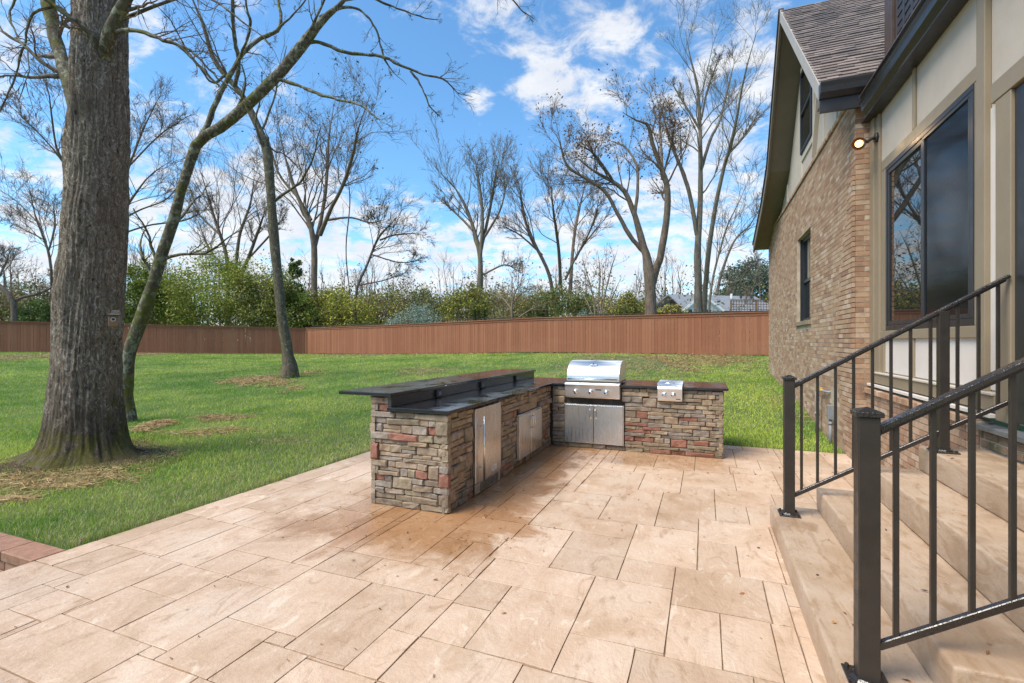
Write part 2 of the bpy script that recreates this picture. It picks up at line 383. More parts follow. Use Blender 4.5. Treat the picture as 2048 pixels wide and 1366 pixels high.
t, b = newmat('mossy_brick'); p = pos(t)
c = mix(t, smooth(t, noise(t, p, 5, 6, 0.7), 0.42, 0.6), (0.20, 0.135, 0.085), (0.085, 0.078, 0.038))
c = mix(t, smooth(t, noise(t, p, 22, 5, 0.7), 0.55, 0.7, 0, .7), c, (0.31, 0.25, 0.18))
setp(t, b, Base_Color=c, Roughness=0.9); bump(t, b, noise(t, p, 60, 5, 0.7), 0.7, 0.01)
simple('stucco', (0.47, 0.40, 0.33), 0.85, 0, 0.05, 3, 0.25, 120)
simple('panel', (0.62, 0.555, 0.49), 0.7, 0, 0.03, 3, 0.1, 40)
simple('trim', (0.25, 0.195, 0.128), 0.55, 0, 0.06, 2, 0.08, 50)
simple('trim_light', (0.50, 0.43, 0.35), 0.6, 0, 0.05, 2, 0.08, 50)
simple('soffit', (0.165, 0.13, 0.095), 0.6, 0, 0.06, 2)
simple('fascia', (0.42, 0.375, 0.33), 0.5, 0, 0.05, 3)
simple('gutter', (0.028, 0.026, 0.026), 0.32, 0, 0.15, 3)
simple('drip_edge', (0.075, 0.05, 0.042), 0.4, 0, 0.1, 3)
simple('frame_dark', (0.022, 0.023, 0.026), 0.35, 0, 0.1, 3)
simple('frame_tan', (0.36, 0.31, 0.24), 0.5, 0, 0.05, 3)
simple('louvre', (0.034, 0.032, 0.036), 0.45, 0, 0.1, 3)
t, b = simple('glass', (0.012, 0.014, 0.015), 0.02, 0, 0.05, 2); b.inputs['IOR'].default_value = 2.2; b.inputs['Specular Tint'].default_value = (1.0, 0.93, 0.84, 1); b.inputs['Roughness'].default_value = 0.01
for l in list(t.links):
    if l.to_socket == b.inputs['Roughness']: t.links.remove(l)
b.inputs['Roughness'].default_value = 0.012
t, b = newmat('screen_glass'); b.inputs['Specular IOR Level'].default_value = 0.3; setp(t, b, Base_Color=(0.012, 0.012, 0.013), Roughness=0.08); b.inputs['IOR'].default_value = 1.42
t, b = newmat('interior'); setp(t, b, Base_Color=(0.05, 0.055, 0.05), Roughness=0.9)
# shingles
t, b = newmat('shingle'); p = pos(t)
at = nd(t, 'ShaderNodeAttribute', attribute_name='rnd').outputs['Fac']
rr = math_(t, 'FRACT', math_(t, 'ADD', at, orand(t)))
c = ramp(t, rr, [(0, (0.105, 0.083, 0.078)), (0.5, (0.17, 0.132, 0.12)), (1, (0.25, 0.197, 0.178))])
c = mix(t, smooth(t, noise(t, p, 1.2, 4, 0.6), 0.5, 0.66, 0, 0.75), c, (0.075, 0.062, 0.066))
c = mix(t, smooth(t, noise(t, p, 120, 3, 0.7), 0.45, 0.65, 0, 0.35), c, (0.27, 0.24, 0.22))
setp(t, b, Base_Color=c, Roughness=0.9); bump(t, b, noise(t, p, 150, 3, 0.7), 0.4, 0.006)
# fence paint
t, b = newmat('fence_paint'); p = pos(t)
c = ramp(t, orand(t), [(0, (0.255, 0.090, 0.040)), (0.5, (0.285, 0.104, 0.047)), (1, (0.325, 0.128, 0.060))])
c = mix(t, smooth(t, noise(t, vscale(t, p, (18, 18, 1.2)), 1, 6, 0.7), 0.5, 0.75, 0, 0.4), c, (0.20, 0.085, 0.045))
s_ = nd(t, 'ShaderNodeSeparateXYZ', {0: p})
c = mix(t, smooth(t, noise(t, vscale(t, p, (1, 1, 3)), 0.4, 4, 0.6), 0.5, 0.7, 0, 0.3), c, (0.32, 0.15, 0.078))
drt = noise(t, vscale(t, p, (2.5, 2.5, 1.2)), 1, 6, 0.7)
c = mix(t, smooth(t, drt, 0.56, 0.72, 0, 0.45), c, (0.15, 0.07, 0.042))
setp(t, b, Base_Color=c, Roughness=0.75); bump(t, b, noise(t, vscale(t, p, (60, 60, 3)), 1, 4, 0.6), 0.25, 0.01)
simple('old_wood', (0.20, 0.165, 0.125), 0.85, 0, 0.25, 9, 0.4, 30, 0.2)
simple('cedar', (0.24, 0.135, 0.07), 0.8, 0, 0.2, 9, 0.3, 30, 0.2)
simple('dark_wood', (0.06, 0.045, 0.033), 0.85, 0, 0.25, 9)
# granite
t, b = newmat('granite'); p = pos(t)
c = ramp(t, noise(t, p, 260, 3, 0.75), [(0.42, (0.008, 0.008, 0.010)), (0.58, (0.022, 0.023, 0.026)), (0.70, (0.11, 0.11, 0.12))])
pud = smooth(t, noise(t, p, 3.2, 5, 0.6, 0.6), 0.46, 0.54)
setp(t, b, Base_Color=c, Roughness=mix(t, pud, (0.16,) * 3, (0.03,) * 3)); b.inputs['IOR'].default_value = 1.7
n_ = nd(t, 'ShaderNodeBump', {'Height': math_(t, 'ADD', pud, math_(t, 'MULTIPLY', noise(t, p, 60, 3), 0.12)), 'Strength': 0.12, 'Distance': 0.004}); t.links.new(n_.outputs[0], b.inputs['Normal'])
t, b = newmat('granite_edge'); p = pos(t)
c = ramp(t, noise(t, p, 220, 3, 0.75), [(0.40, (0.016, 0.017, 0.019)), (0.56, (0.045, 0.047, 0.052)), (0.70, (0.15, 0.155, 0.165))])
setp(t, b, Base_Color=c, Roughness=0.3)
# stainless steel, brushed
def steel(name, base, rough, vs_):
    t, b = newmat(name); p = pos(t)
    g = noise(t, vscale(t, p, vs_), 1.0, 4, 0.6)
    g2 = noise(t, p, 2.2, 4, 0.6)
    c = mix(t, smooth(t, g2, 0.35, 0.68), tuple(x * 0.88 for x in base), base)
    setp(t, b, Base_Color=c, Metallic=1.0, Roughness=smooth(t, g, 0.3, 0.7, rough * 0.8, rough * 1.25)); b.inputs['Anisotropic'].default_value = 0.5
steel('steel', (0.68, 0.665, 0.65), 0.30, (60, 60, 3)); steel('steel_h', (0.86, 0.845, 0.82), 0.46, (3, 3, 60)); steel('chrome', (0.78, 0.77, 0.76), 0.10, (30, 30, 30))
steel('steel_dark', (0.22, 0.21, 0.21), 0.3, (200, 200, 5))
simple('black', (0.008, 0.008, 0.008), 0.5); simple('white_label', (0.75, 0.75, 0.74), 0.5, 0, 0.02); simple('plastic_black', (0.018, 0.018, 0.019), 0.35)
simple('plastic_grey', (0.25, 0.26, 0.27), 0.5); simple('pvc_grey', (0.22, 0.235, 0.25), 0.5, 0, 0.12, 9); simple('pipe_yellow', (0.55, 0.30, 0.04), 0.5)
simple('railing', (0.027, 0.021, 0.016), 0.42, 0.0, 0.15, 8, 0.06, 200)
t, b = newmat('railing_wet'); p = pos(t)
d_ = smooth(t, noise(t, p, 70, 4, 0.6), 0.50, 0.56)
setp(t, b, Base_Color=(0.020, 0.015, 0.012), Roughness=mix(t, d_, (0.30,) * 3, (0.04,) * 3)); b.inputs['IOR'].default_value = 1.65
bump(t, b, d_, 0.25, 0.004)
def stone(name, a, b_, c_):
    t, b = newmat(name); p = pos(t)
    f = noise(t, p, 11, 8, 0.68, 0.4)
    c = ramp(t, f, [(0.30, a), (0.5, b_), (0.70, c_)])
    c = mix(t, 1.0, c, mix(t, orand(t), (0.82, 0.82, 0.82), (1.22, 1.2, 1.16)), 'MULTIPLY')
    c = mix(t, smooth(t, noise(t, p, 45, 5, 0.7), 0.57, 0.7, 0, 0.35), c, tuple(min(1, x * 1.5) for x in c_))
    z = nd(t, 'ShaderNodeSeparateXYZ', {0: p}).outputs[2]
    wetb = smooth(t, math_(t, 'ADD', z, math_(t, 'MULTIPLY', math_(t, 'SUBTRACT', noise(t, p, 5, 4), .5), .22)), 0.16, 0.05, 0, 0.45)
    c = mix(t, wetb, c, mix(t, 1.0, c, (0.5, 0.48, 0.4), 'MULTIPLY'))
    setp(t, b, Base_Color=c, Roughness=0.82)
    bump(t, b, math_(t, 'ADD', math_(t, 'MULTIPLY', f, 0.6), math_(t, 'MULTIPLY', noise(t, p, 60, 5, 0.7), 0.4)), 0.75, 0.014)
stone('stone_tan', (0.15, 0.105, 0.07), (0.26, 0.19, 0.132), (0.38, 0.30, 0.222))
stone('stone_olive', (0.155, 0.115, 0.072), (0.255, 0.20, 0.132), (0.345, 0.28, 0.20))
stone('stone_grey', (0.14, 0.108, 0.083), (0.235, 0.19, 0.152), (0.35, 0.295, 0.245))
stone('stone_buff', (0.19, 0.132, 0.078), (0.30, 0.22, 0.145), (0.40, 0.32, 0.235))
stone('stone_red', (0.15, 0.062, 0.043), (0.245, 0.105, 0.07), (0.31, 0.165, 0.12))
simple('stone_joint', (0.055, 0.043, 0.032), 0.95, 0, 0.3, 9)
simple('bluestone', (0.115, 0.12, 0.125), 0.4, 0, 0.15, 8, 0.2, 40)
simple('paver_red', (0.33, 0.165, 0.10), 0.75, 0, 0.18, 14, 0.35, 70, 0.18)
simple('roof_grey', (0.215, 0.225, 0.24), 0.9, 0, 0.1, 2); simple('siding_white', (0.58, 0.59, 0.57), 0.7, 0, 0.05, 2); simple('siding_sage', (0.36, 0.40, 0.38), 0.7, 0, 0.05, 2)
t, b = newmat('bulb'); setp(t, b, Base_Color=(1, 0.8, 0.5)); b.inputs['Emission Color'].default_value = (1.0, 0.50, 0.13, 1); b.inputs['Emission Strength'].default_value = 2.6
# ------------------------------------------------------------------ terrain
TP = np.array([(-5, 2.5, 0), (-4.45, 8, 0), (-1, 8.2, 0), (1.8, 8.0, 0), (1.84, 12, .30), (1.84, 17, .65), (2.45, 22.6, .967), (-8.5, 23.9, .98), (-17.6, 25.3, .78), (-26, 26.2, .69), (-38, 13.8, .95), (-32, 20, .83),
               (-7.5, 3.75, 0), (-10, 5.8, .03), (-8, 15, .38), (-12, 9.5, .14), (-16, 14, .38), (-25, 8, .40), (-12, 0, 0), (10, 35, 1.2), (-45, 45, 1.1), (-15, 50, 1.3), (-60, 10, 1.3), (20, 8, .1), (25, 25, 1.1)], float)
def _phi(r): return np.where(r > 1e-9, r * r * np.log(r + 1e-9), 0)
_d = np.linalg.norm(TP[:, None, :2] - TP[None, :, :2], axis=2); _n = len(TP)
_A = np.zeros((_n + 3, _n + 3)); _A[:_n, :_n] = _phi(_d) + np.eye(_n) * 6.0; _A[:_n, _n] = 1; _A[:_n, _n + 1:] = TP[:, :2]; _A[_n, :_n] = 1; _A[_n + 1:, :_n] = TP[:, :2].T
_w = np.linalg.solve(_A, np.concatenate([TP[:, 2], [0, 0, 0]]))
PX0, PX1, PY1 = -4.46, 1.84, 8.0          # patio edges
def terrain(x, y):
    x = np.asarray(x, float); y = np.asarray(y, float); sh = x.shape; x = x.ravel(); y = y.ravel()
    r = np.hypot(x[:, None] - TP[None, :, 0], y[:, None] - TP[None, :, 1])
    z = _phi(r) @ _w[:_n] + _w[_n] + _w[_n + 1] * x + _w[_n + 2] * y
    rr = np.hypot(x + 10, y - 15); f = np.clip((rr - 38) / 25, 0, 1); f = f * f * (3 - 2 * f)
    z = np.clip(z, -.05, 1.6) * (1 - f) + 1.2 * f
    dxy = np.maximum(np.maximum(PX0 - x, 0), np.maximum(y - PY1, 0))           # keep level right beside the patio
    k = np.clip(dxy / 3.0, 0, 1)
    z = z * k + (-0.012) * (1 - k) + (vn2(x, y, .55) - .5) * .05 * np.clip(dxy / 2, 0, 1)
    return z.reshape(sh)
def tz(x, y): return float(terrain(np.array([x]), np.array([y]))[0])
def axis(lo, hi, near0, near1, s0, extra):
    a = list(np.arange(near0, near1, s0)); v = near0; st = s0
    while v > lo: st *= 1.25; v -= st; a.append(v)
    v = near1; st = s0
    while v < hi: st *= 1.25; v += st; a.append(v)
    return np.array(sorted(a + extra))
gx = axis(-900, 900, -45, 6, .45, [PX0 - .004, PX0 + .01, PX1 - .02]); gy = axis(-500, 1200, -3, 34, .45, [PY1 - .01, PY1 + .004, 2.14 - .01, 2.14 + .004])
GX, GY = np.meshgrid(gx, gy); GZ = terrain(GX, GY)
inside = (GX > PX0) & (GX < 40) & (GY < PY1) & (GY > -3.5)
GZ[inside] = -.30
sunk = (GX < PX0) & (GX > -11) & (GY < 2.135) & (GY > -3.5)
GZ[sunk] = -.75
nyy, nxx = GX.shape; ii = np.arange(nyy * nxx).reshape(nyy, nxx)
q = np.stack([ii[:-1, :-1], ii[:-1, 1:], ii[1:, 1:], ii[1:, :-1]], -1).reshape(-1, 4)
lawn = np_obj('lawn', np.stack([GX, GY, GZ], -1).reshape(-1, 3), q, 'lawn', None, True)
tag(lawn, kind='structure')

# ------------------------------------------------------------------ patio
patio = mbox(PX0 + .004, 2.4, -3.4, PY1 - .004, -.25, -.0075).build('patio', 'joint'); tag(patio, kind='structure')
RECTS = "-68,-19,254,322;-19,35,304,356;-19,8,252,304;8,34,252,304;-54,-19,322,356;-54,-5,356,427;-5,50,409,460;-5,22,356,409;22,49,356,409;-40,9,460,527;-40,-5,427,460;9,63,510,560;9,36,460,510;-88,-40,427,494;-141,-88,459,494;-141,-88,425,459;-141,-54,391,425;-143,-101,357,391;-101,-54,357,391;-101,-54,322,357;-146,-101,322,357;-147,-68,289,322;-141,-115,257,289;-115,-68,221,289;-141,-115,221,257;-68,-33,220,254;-126,-66,525,595;-66,-24,527,595;-127,-40,494,525;-24,31,560,627;31,75,560,634;-420,-369,233,297;-369,-330,231,297;-330,-273,261,329;-377,-330,297,329;-408,-377,297,331;-408,-363,331,363;-363,-319,329,362;-319,-283,329,362;-416,-363,363,401;-363,-314,362,401;-425,-386,195,233;-386,-343,178,231;-343,-298,198,231;-343,-298,163,198;-298,-253,163,229;-253,-215,156,196;-253,-201,196,259;-201,-161,187,259;-161,-141,221,259;-245,-194,291,365;-194,-168,291,341;-168,-147,291,341;-194,-146,341,360;-194,-143,360,391;-182,-141,391,465;-219,-182,421,465;-216,-155,259,291;-60,-12,627,699;-80,-24,595,627;-446,-408,299,363;-446,-420,233,299;-345,-265,125,163;-296,-253,229,261;-82,-33,150,220;-96,-47,47,116;-110,-61,-60,13;-33,21,201,252;-47,7,98,150;-61,-7,-5,47;-33,-6,150,201;-47,-20,47,98;-61,-34,-60,-5;-6,20,150,201;-20,6,47,98;-34,-8,-60,-5;36,62,460,510;-82,-47,116,150;-96,-61,13,47;-12,28,627,665;-12,37,665,736;37,92,718,770;37,64,660,718;64,91,660,718;2,51,770,800;2,37,736,770;51,84,770,800;-130,-82,116,185;-184,-130,150,185;-114,-60,665,699;-183,-130,116,150;-113,-60,627,665;-183,-96,82,116;-99,-12,699,734;-191,-143,48,82;-143,-96,48,82;-143,-96,13,48;-191,-143,13,48;-161,-82,185,221;-194,-110,-20,13;-188,-157,-52,-20;-157,-110,-60,-20;-188,-157,-60,-52;-446,-398,-60,-10;-398,-350,-60,-28;-350,-316,-60,-28;-316,-268,-60,6;-268,-220,-60,-28;-220,-188,-60,-20;-8,19,-60,-5;19,100,-60,-28;-398,-350,-28,22;-350,-316,-28,4;-268,-220,-28,20;19,100,-28,4;-220,-194,-20,30;-446,-398,-10,22;-7,19,-5,27;-350,-316,4,70;19,100,4,36;-316,-268,6,72;-268,-220,20,68;-446,-380,22,70;-380,-350,22,54;-7,19,27,47;-220,-191,30,96;19,46,36,86;46,100,36,84;6,19,47,79;-380,-350,54,104;-268,-241,68,100;-241,-220,68,100;-446,-380,70,102;-350,-316,70,125;-316,-289,72,125;-289,-268,72,104;6,19,79,98;-191,-183,82,132;46,67,84,134;67,100,84,116;19,46,86,136;-220,-191,96,128;7,19,98,130;-268,-220,100,125;-446,-412,102,134;-412,-380,102,134;-380,-350,104,154;-289,-268,104,125;67,100,116,164;-265,-220,125,156;-220,-191,128,156;7,19,130,150;-191,-183,132,150;-446,-398,134,195;-398,-380,134,178;46,67,134,182;19,46,136,150;20,46,150,201;-380,-345,154,178;-215,-184,156,187;67,100,164,196;-398,-386,178,195;46,67,182,248;-446,-425,195,233;67,100,196,244;21,46,201,252;-330,-296,231,261;46,67,248,296;34,46,252,304;-253,-216,259,291;-155,-141,259,289;-273,-253,261,293;-253,-245,291,323;-273,-253,293,359;46,67,296,328;35,46,304,356;-253,-245,323,355;46,67,328,356;-283,-273,329,361;-253,-245,355,405;49,67,356,409;-273,-253,359,391;-283,-273,361,393;-314,-283,362,412;-446,-416,363,411;-245,-218,365,421;-218,-194,365,421;-194,-182,391,421;-416,-335,401,433;-335,-314,401,433;148,184,408,474;50,67,409,441;-446,-416,411,461;-314,-283,412,478;-245,-219,421,469;-416,-395,433,483;-395,-374,433,483;-374,-347,433,465;-347,-314,433,465;67,100,438,470;50,67,441,460;100,148,458,490;-446,-416,461,511;-374,-353,465,515;-353,-314,465,513;-219,-192,465,515;-192,-141,465,531;-245,-219,469,519;62,100,470,510;148,184,474,506;-314,-283,478,510;-416,-374,483,515;100,148,490,522;-141,-127,494,544;148,184,506,572;-314,-283,510,560;63,100,510,542;-446,-416,511,577;-353,-314,513,545;-416,-353,515,565;-219,-192,515,565;-245,-219,519,551;100,127,522,572;127,148,522,554;-24,9,527,560;-192,-171,531,581;-171,-141,531,563;63,100,542,560;-141,-126,544,594;-353,-314,545,577;-245,-219,551,601;127,148,554,604;-314,-283,560,592;75,100,560,610;-171,-141,563,595;-416,-382,565,597;-382,-353,565,615;-219,-192,565,597;100,127,572,604;148,184,572,604;-446,-416,577,627;-353,-332,577,627;-332,-314,577,627;-192,-171,581,629;-314,-283,592,658;-141,-126,594,644;-171,-141,595,645;-126,-80,595,627;-416,-382,597,663;-219,-192,597,647;-245,-219,601,633;100,148,604,670;148,184,604,654;75,100,610,660;-382,-353,615,647;-446,-416,627,659;-353,-314,627,677;-126,-113,627,665;-192,-171,629,661;-245,-219,633,665;28,55,634,660;55,75,634,660;-141,-126,644,694;-171,-141,645,677;-382,-353,647,697;-219,-192,647,697;148,184,654,702;-314,-283,658,708;-446,-416,659,709;91,100,660,718;-192,-171,661,709;-416,-382,663,695;-245,-219,665,697;-126,-114,665,731;100,148,670,702;-353,-314,677,743;-171,-141,677,709;-141,-126,694,742;-416,-382,695,745;-382,-353,697,729;-245,-211,697,729;-211,-192,697,729;-114,-99,699,731;100,148,702,752;148,184,702,734;-314,-283,708,758;-446,-416,709,759;92,100,718,750;-382,-353,729,779;148,184,734,766;-353,-332,743,800;-332,-314,743,800;-416,-382,745,800;92,100,750,800;100,148,752,784;-314,-283,758,800;-446,-416,759,800;148,184,766,800;84,92,770,800;-382,-353,779,800;100,148,784,800;-194,-191,13,30;-350,-345,125,154;-191,-184,150,156;-265,-253,156,163;-345,-343,163,178;-184,-161,185,187;-215,-201,187,196;-82,-68,220,221;-298,-296,229,231;-386,-369,231,233;-33,-19,252,254;-155,-147,289,291;-420,-408,297,299;-147,-146,322,341;-377,-363,329,331;-146,-143,357,360;-88,-54,425,427;62,67,460,470;-127,-126,525,544;-66,-40,525,527;28,31,627,634;28,37,660,665"
def slab(x0, x1, y0, y1):
    g = .0038; x0 += g; x1 -= g; y0 += g; y1 -= g
    w_, h_ = x1 - x0, y1 - y0; jt = lambda: random.uniform(-.002, .002)
    if w_ < .006 or h_ < .006: return
    e = .0012; zt = random.uniform(-.0012, .0012)
    def ring(i, z):
        nx_, ny_ = 3, 3; pts = []
        for a in range(nx_): pts.append((x0 + i + (w_ - 2 * i) * a / nx_ + jt(), y0 + i + jt(), z))
        for a in range(ny_): pts.append((x1 - i + jt(), y0 + i + (h_ - 2 * i) * a / ny_ + jt(), z))
        for a in range(nx_): pts.append((x1 - i - (w_ - 2 * i) * a / nx_ + jt(), y1 - i + jt(), z))
        for a in range(ny_): pts.append((x0 + i + jt(), y1 - i - (h_ - 2 * i) * a / ny_ + jt(), z))
        return pts
    A = ring(0, -.02); B = ring(0, -.0012 + zt); C = ring(e, zt); n = len(A)
    m = MB(); m.v = A + B + C
    m.f = [(i, (i + 1) % n, n + (i + 1) % n, n + i) for i in range(n)] + [(n + i, n + (i + 1) % n, 2 * n + (i + 1) % n, 2 * n + i) for i in range(n)] + [tuple(range(2 * n, 3 * n))]
    m.build('slab', 'patio', patio, wp=((x0 + x1) / 2, (y0 + y1) / 2, 0))
for r in RECTS.split(';'):
    x0, x1, y0, y1 = (float(v) / 100 for v in r.split(','))
    if x1 > 1.8 and y1 < 7.62: x1 = 1.95
    if x0 < -1.46 and x1 > -1.37: slab(x0, -1.412, y0, y1); slab(-1.41, x1, y0, y1)
    else: slab(x0, x1, y0, y1)

# sunken brick edge beside the patio, lower left
edge = thing('brick_retaining_wall', (-6.5, 2.04, -.75), 'low red brick wall with flat paver cap at the patio edge beside the grass', 'wall')
mbox(-10.6, PX0 - .002, 1.965, 2.13, -.75, -.075).build('core', 'mortar', edge)
x = PX0 - .004; k = 0
while x > -10.4:
    wd = .36 if k % 2 else .42
    mbox(x - wd + .004, x - .004, 1.935, 2.137, -.07, .004 + random.uniform(-.003, .003)).build('cap_brick', 'paver_red', edge, .006); x -= wd; k += 1
for row in range(9):
    x = PX0 - .004 - (row % 2) * .1
    while x > -10.3 and x > PX0 - 4:
        mbox(x - .195, x - .003, 1.95, 1.99, -.075 - (row + 1) * .075 + .008, -.075 - row * .075 - .003).build('brick', 'paver_red', edge, .004); x -= .2

# ------------------------------------------------------------------ steps
steps = thing('concrete_steps', (1.2, 3.5, 0), 'tan cast concrete steps rising from the patio to the door', 'steps')
SZ = [-.012, .17, .35, .567, .76]; SX = [.52, .865, 1.235, 1.55]; SN = [2.12, 2.30, 2.30, 2.30]
for i in range(4):
    o_ = mbox(SX[i], 1.953, SN[i], 4.70, SZ[i], SZ[i + 1]).build('step', 'step_concrete', steps)
    bm = bmesh.new(); bm.from_mesh(o_.data)
    bmesh.ops.bevel(bm, geom=list(bm.edges), offset=.016, segments=3, affect='EDGES', profile=.5)
    lng = [e for e in bm.edges if abs(e.verts[0].co.y - e.verts[1].co.y) > 1]; bmesh.ops.subdivide_edges(bm, edges=lng, cuts=60, use_grid_fill=False)
    bm.normal_update(); co = np.array([v.co for v in bm.verts]) + np.array(ORG[steps.name]); nz = (vnoise(co * [7, 7, 7]) - .5) * .009 + (vnoise(co * [26, 26, 26] + 4) - .5) * .005
    for v, k_ in zip(bm.verts, nz):
        c_ = v.co + ORG[steps.name]
        if c_.x < 1.9 and c_.z > SZ[i] + .03: v.co += v.normal * float(k_)
    for f in bm.faces: f.smooth = True
    bm.to_mesh(o_.data); bm.free()

# ------------------------------------------------------------------ outdoor kitchen
isl = thing('outdoor_kitchen', (-2.0, 6.6, 0), 'L-shaped stacked stone outdoor kitchen with black granite counters on the patio', 'outdoor kitchen')
FA, FB, FC = 3.85, -2.17, 7.03           # near end, inner long face, inner short face
T_ = .045
core = MB()
core.box(-3.02 + T_, FB - T_, FA + T_, FC + .5, 0, .905)
core.box(-3.02 + T_, -2.80, FA + T_, 7.95, .905, 1.045)
core.box(FB - T_, .23 - T_, FC + T_, 7.93, 0, .903)
core.build('core', 'stone_joint', isl)
def stone_wall(o, u, n, w_, h_, holes, reds, seed):
    """face with origin o, horizontal direction u, outward normal n; sizes in metres"""
    rd = random.Random(seed); N, M = int(round(w_ * 100)), int(round(h_ * 100))
    g = np.full((M, N), -1)
    for (a, b_, c, d) in holes: g[max(0, int(c * 100)):int(round(d * 100)), max(0, int(round(a * 100))):int(round(b_ * 100))] = 9999
    T = []; y = 0; seams = []
    while y < M:
        hh = rd.choice([4, 5, 5, 6, 6, 7, 8, 9])
        if M - y - hh < 4: hh = M - y
        x = 0; new = []
        while x < N:
            if (g[y:y + hh, x] >= 0).any() and g[y, x] >= 0: x += 1; continue
            b_ = x
            while b_ < N and g[y, b_] < 0: b_ += 1
            best = None
            for _ in range(8):
                ww = rd.choice([9, 13, 16, 19, 22, 25, 28, 32, 37])
                if hh >= 8: ww = min(ww, 24)
                if b_ - x - ww < 8: ww = b_ - x if b_ - x < 38 else ww - 9
                dist = min([abs(x + ww - s_) for s_ in seams] + [9])
                if best is None or dist > best[0]: best = (dist, ww)
            ww = max(3, min(best[1], b_ - x)); h2 = hh
            while h2 > 3 and (g[y:y + h2, x:x + ww] >= 0).any(): h2 -= 1
            if (g[y:y + h2, x:x + ww] >= 0).any(): x += 1; continue
            u_ = rd.random()
            if h2 == hh and u_ < .10 and y + hh + 5 < M and ww < 24 and (g[y:y + hh + 5, x:x + ww] < 0).all(): h2 = hh + 5
            if hh >= 8 and u_ > .55 and ww > 13:
                k_ = rd.choice([3, 4]); g[y:y + k_, x:x + ww] = len(T); T.append([x, x + ww, y, y + k_]); g[y + k_:y + h2, x:x + ww] = len(T); T.append([x, x + ww, y + k_, y + h2])
            else: g[y:y + h2, x:x + ww] = len(T); T.append([x, x + ww, y, y + h2])
            x += ww; new.append(x)
        seams = new; y += hh
    for it in range(8):
        for i, (a, b_, c, d) in enumerate(T):
            if a > 0 and (g[c:d, a - 1] < 0).all(): a -= 1; g[c:d, a] = i
            if b_ < N and (g[c:d, b_] < 0).all(): g[c:d, b_] = i; b_ += 1
            if c > 0 and (g[c - 1, a:b_] < 0).all(): c -= 1; g[c, a:b_] = i
            if d < M and (g[d, a:b_] < 0).all(): g[d, a:b_] = i; d += 1
            T[i] = [a, b_, c, d]
    red = set()
    for ru, rz in reds:
        a = int(ru * 100); c = int(rz * 100)
        if 0 <= a < N and 0 <= c < M and 0 <= g[c, a] < 9999: red.add(int(g[c, a]))
    o = np.array(o, float); u = np.array(u, float); n = np.array(n, float); up = np.array([0, 0, 1.0])
    for i, (a, b_, c, d) in enumerate(T):
        gp = .0022
        a, b_, c, d = a / 100 + gp, b_ / 100 - gp, c / 100 + gp, d / 100 - gp
        out = rd.uniform(-.016, .012); nu, nv = 5, 4; vv = []; sd_ = rd.random() * 50
        tl = rd.uniform(-.05, .05); te0, te1 = rd.uniform(-.004, .004), rd.uniform(-.004, .004)
        for j in range(nv):
            for i2 in range(nu):
                fu = [0, .05 + .02 * sd_ % .03, .3 + (sd_ % .4), .95, 1][i2]; fv = [0, .12, .86, 1][j]
                eu = min(fu, 1 - fu) * (b_ - a); ev = min(fv, 1 - fv) * (d - c)
                e = 1 - math.exp(-min(eu, ev) / .006)
                dep = out - .013 * (1 - e) + rd.uniform(-.006, .006) + tl * (fu - .5) * .2
                jx = rd.uniform(-.0035, .0035); jz = rd.uniform(-.003, .003)
                if i2 in (0, 4) and j in (0, 3): jx *= .5; dep -= .006
                vv.append(o + u * (a + fu * (b_ - a) + jx) + up * (c + fv * (d - c) + jz + (fu - .5) * (te0 * (1 - fv) + te1 * fv) * 2) + n * dep)
        nb = len(vv); per = [i2 for i2 in range(nu)] + [nu * j + nu - 1 for j in range(1, nv)] + [nu * (nv - 1) + i2 for i2 in range(nu - 2, -1, -1)] + [nu * j for j in range(nv - 2, 0, -1)]
        for p_ in per: vv.append(np.array(vv[p_]) * 1.0); vv[-1] -= n * (np.dot(vv[-1] - o, n) + T_ + .01)
        ff = [(j * nu + i2, j * nu + i2 + 1, (j + 1) * nu + i2 + 1, (j + 1) * nu + i2) for j in range(nv - 1) for i2 in range(nu - 1)]
        L = len(per); ff += [(per[k2], nb + k2, nb + (k2 + 1) % L, per[(k2 + 1) % L]) for k2 in range(L)]
        m = MB(); m.v = [tuple(p_) for p_ in vv]; m.f = ff
        mt = 'stone_red' if i in red else rd.choices(['stone_tan', 'stone_olive', 'stone_grey', 'stone_buff'], [4, 3, 3, 2])[0]
        if mt != 'stone_red' and rd.random() < .015: mt = 'stone_red'
        m.build('stone', mt, isl)
def zp(ox, oy, s_, pts): return [(ox + a / s_, oy + b_ / s_) for a, b_ in pts]
# near end: left part runs up under the raised bar
rA = []
for px, py in zp(660, 690, 3.794, [(465, 690), (740, 670), (345, 835), (650, 975), (345, 990), (845, 1060), (400, 465)]):
    X_, z_ = onY(px, py, FA); rA.append((X_ + 3.02, z_))
stone_wall((-3.02, FA, 0), (1, 0, 0), (0, -1, 0), .86, 1.045, [(.245, .87, .905, 1.05)], rA, 3)
rB = []
for px, py in zp(660, 690, 3.794, [(1385, 905), (1060, 1130), (1640, 430), (1650, 660)]):
    Y_, z_ = onX(px, py, FB); rB.append((Y_ - FA, z_))
stone_wall((FB, FA, 0), (0, 1, 0), (1, 0, 0), FC - FA + .02, .905, [(4.37 - FA, 5.07 - FA, -.01, .91), (5.60 - FA, 6.52 - FA, .08, .65)], rB, 5)
rC = []
for px, py in zp(1060, 690, 4.6545, [(975, 730), (1560, 705), (930, 815), (930, 880), (1050, 888), (1370, 900), (1135, 975), (1580, 1010), (1210, 770), (1000, 630)]):
    X_, z_ = onY(px, py, FC); rC.append((X_ + 2.15, z_))
stone_wall((-2.15, FC, 0), (1, 0, 0), (0, -1, 0), 2.38, .905, [(-1.96 + 2.15, -1.075 + 2.15, .07, .65), (-1.93 + 2.15, -1.11 + 2.15, .72, .92), (-.61 + 2.15, -.28 + 2.15, .735, .92)], rC, 8)
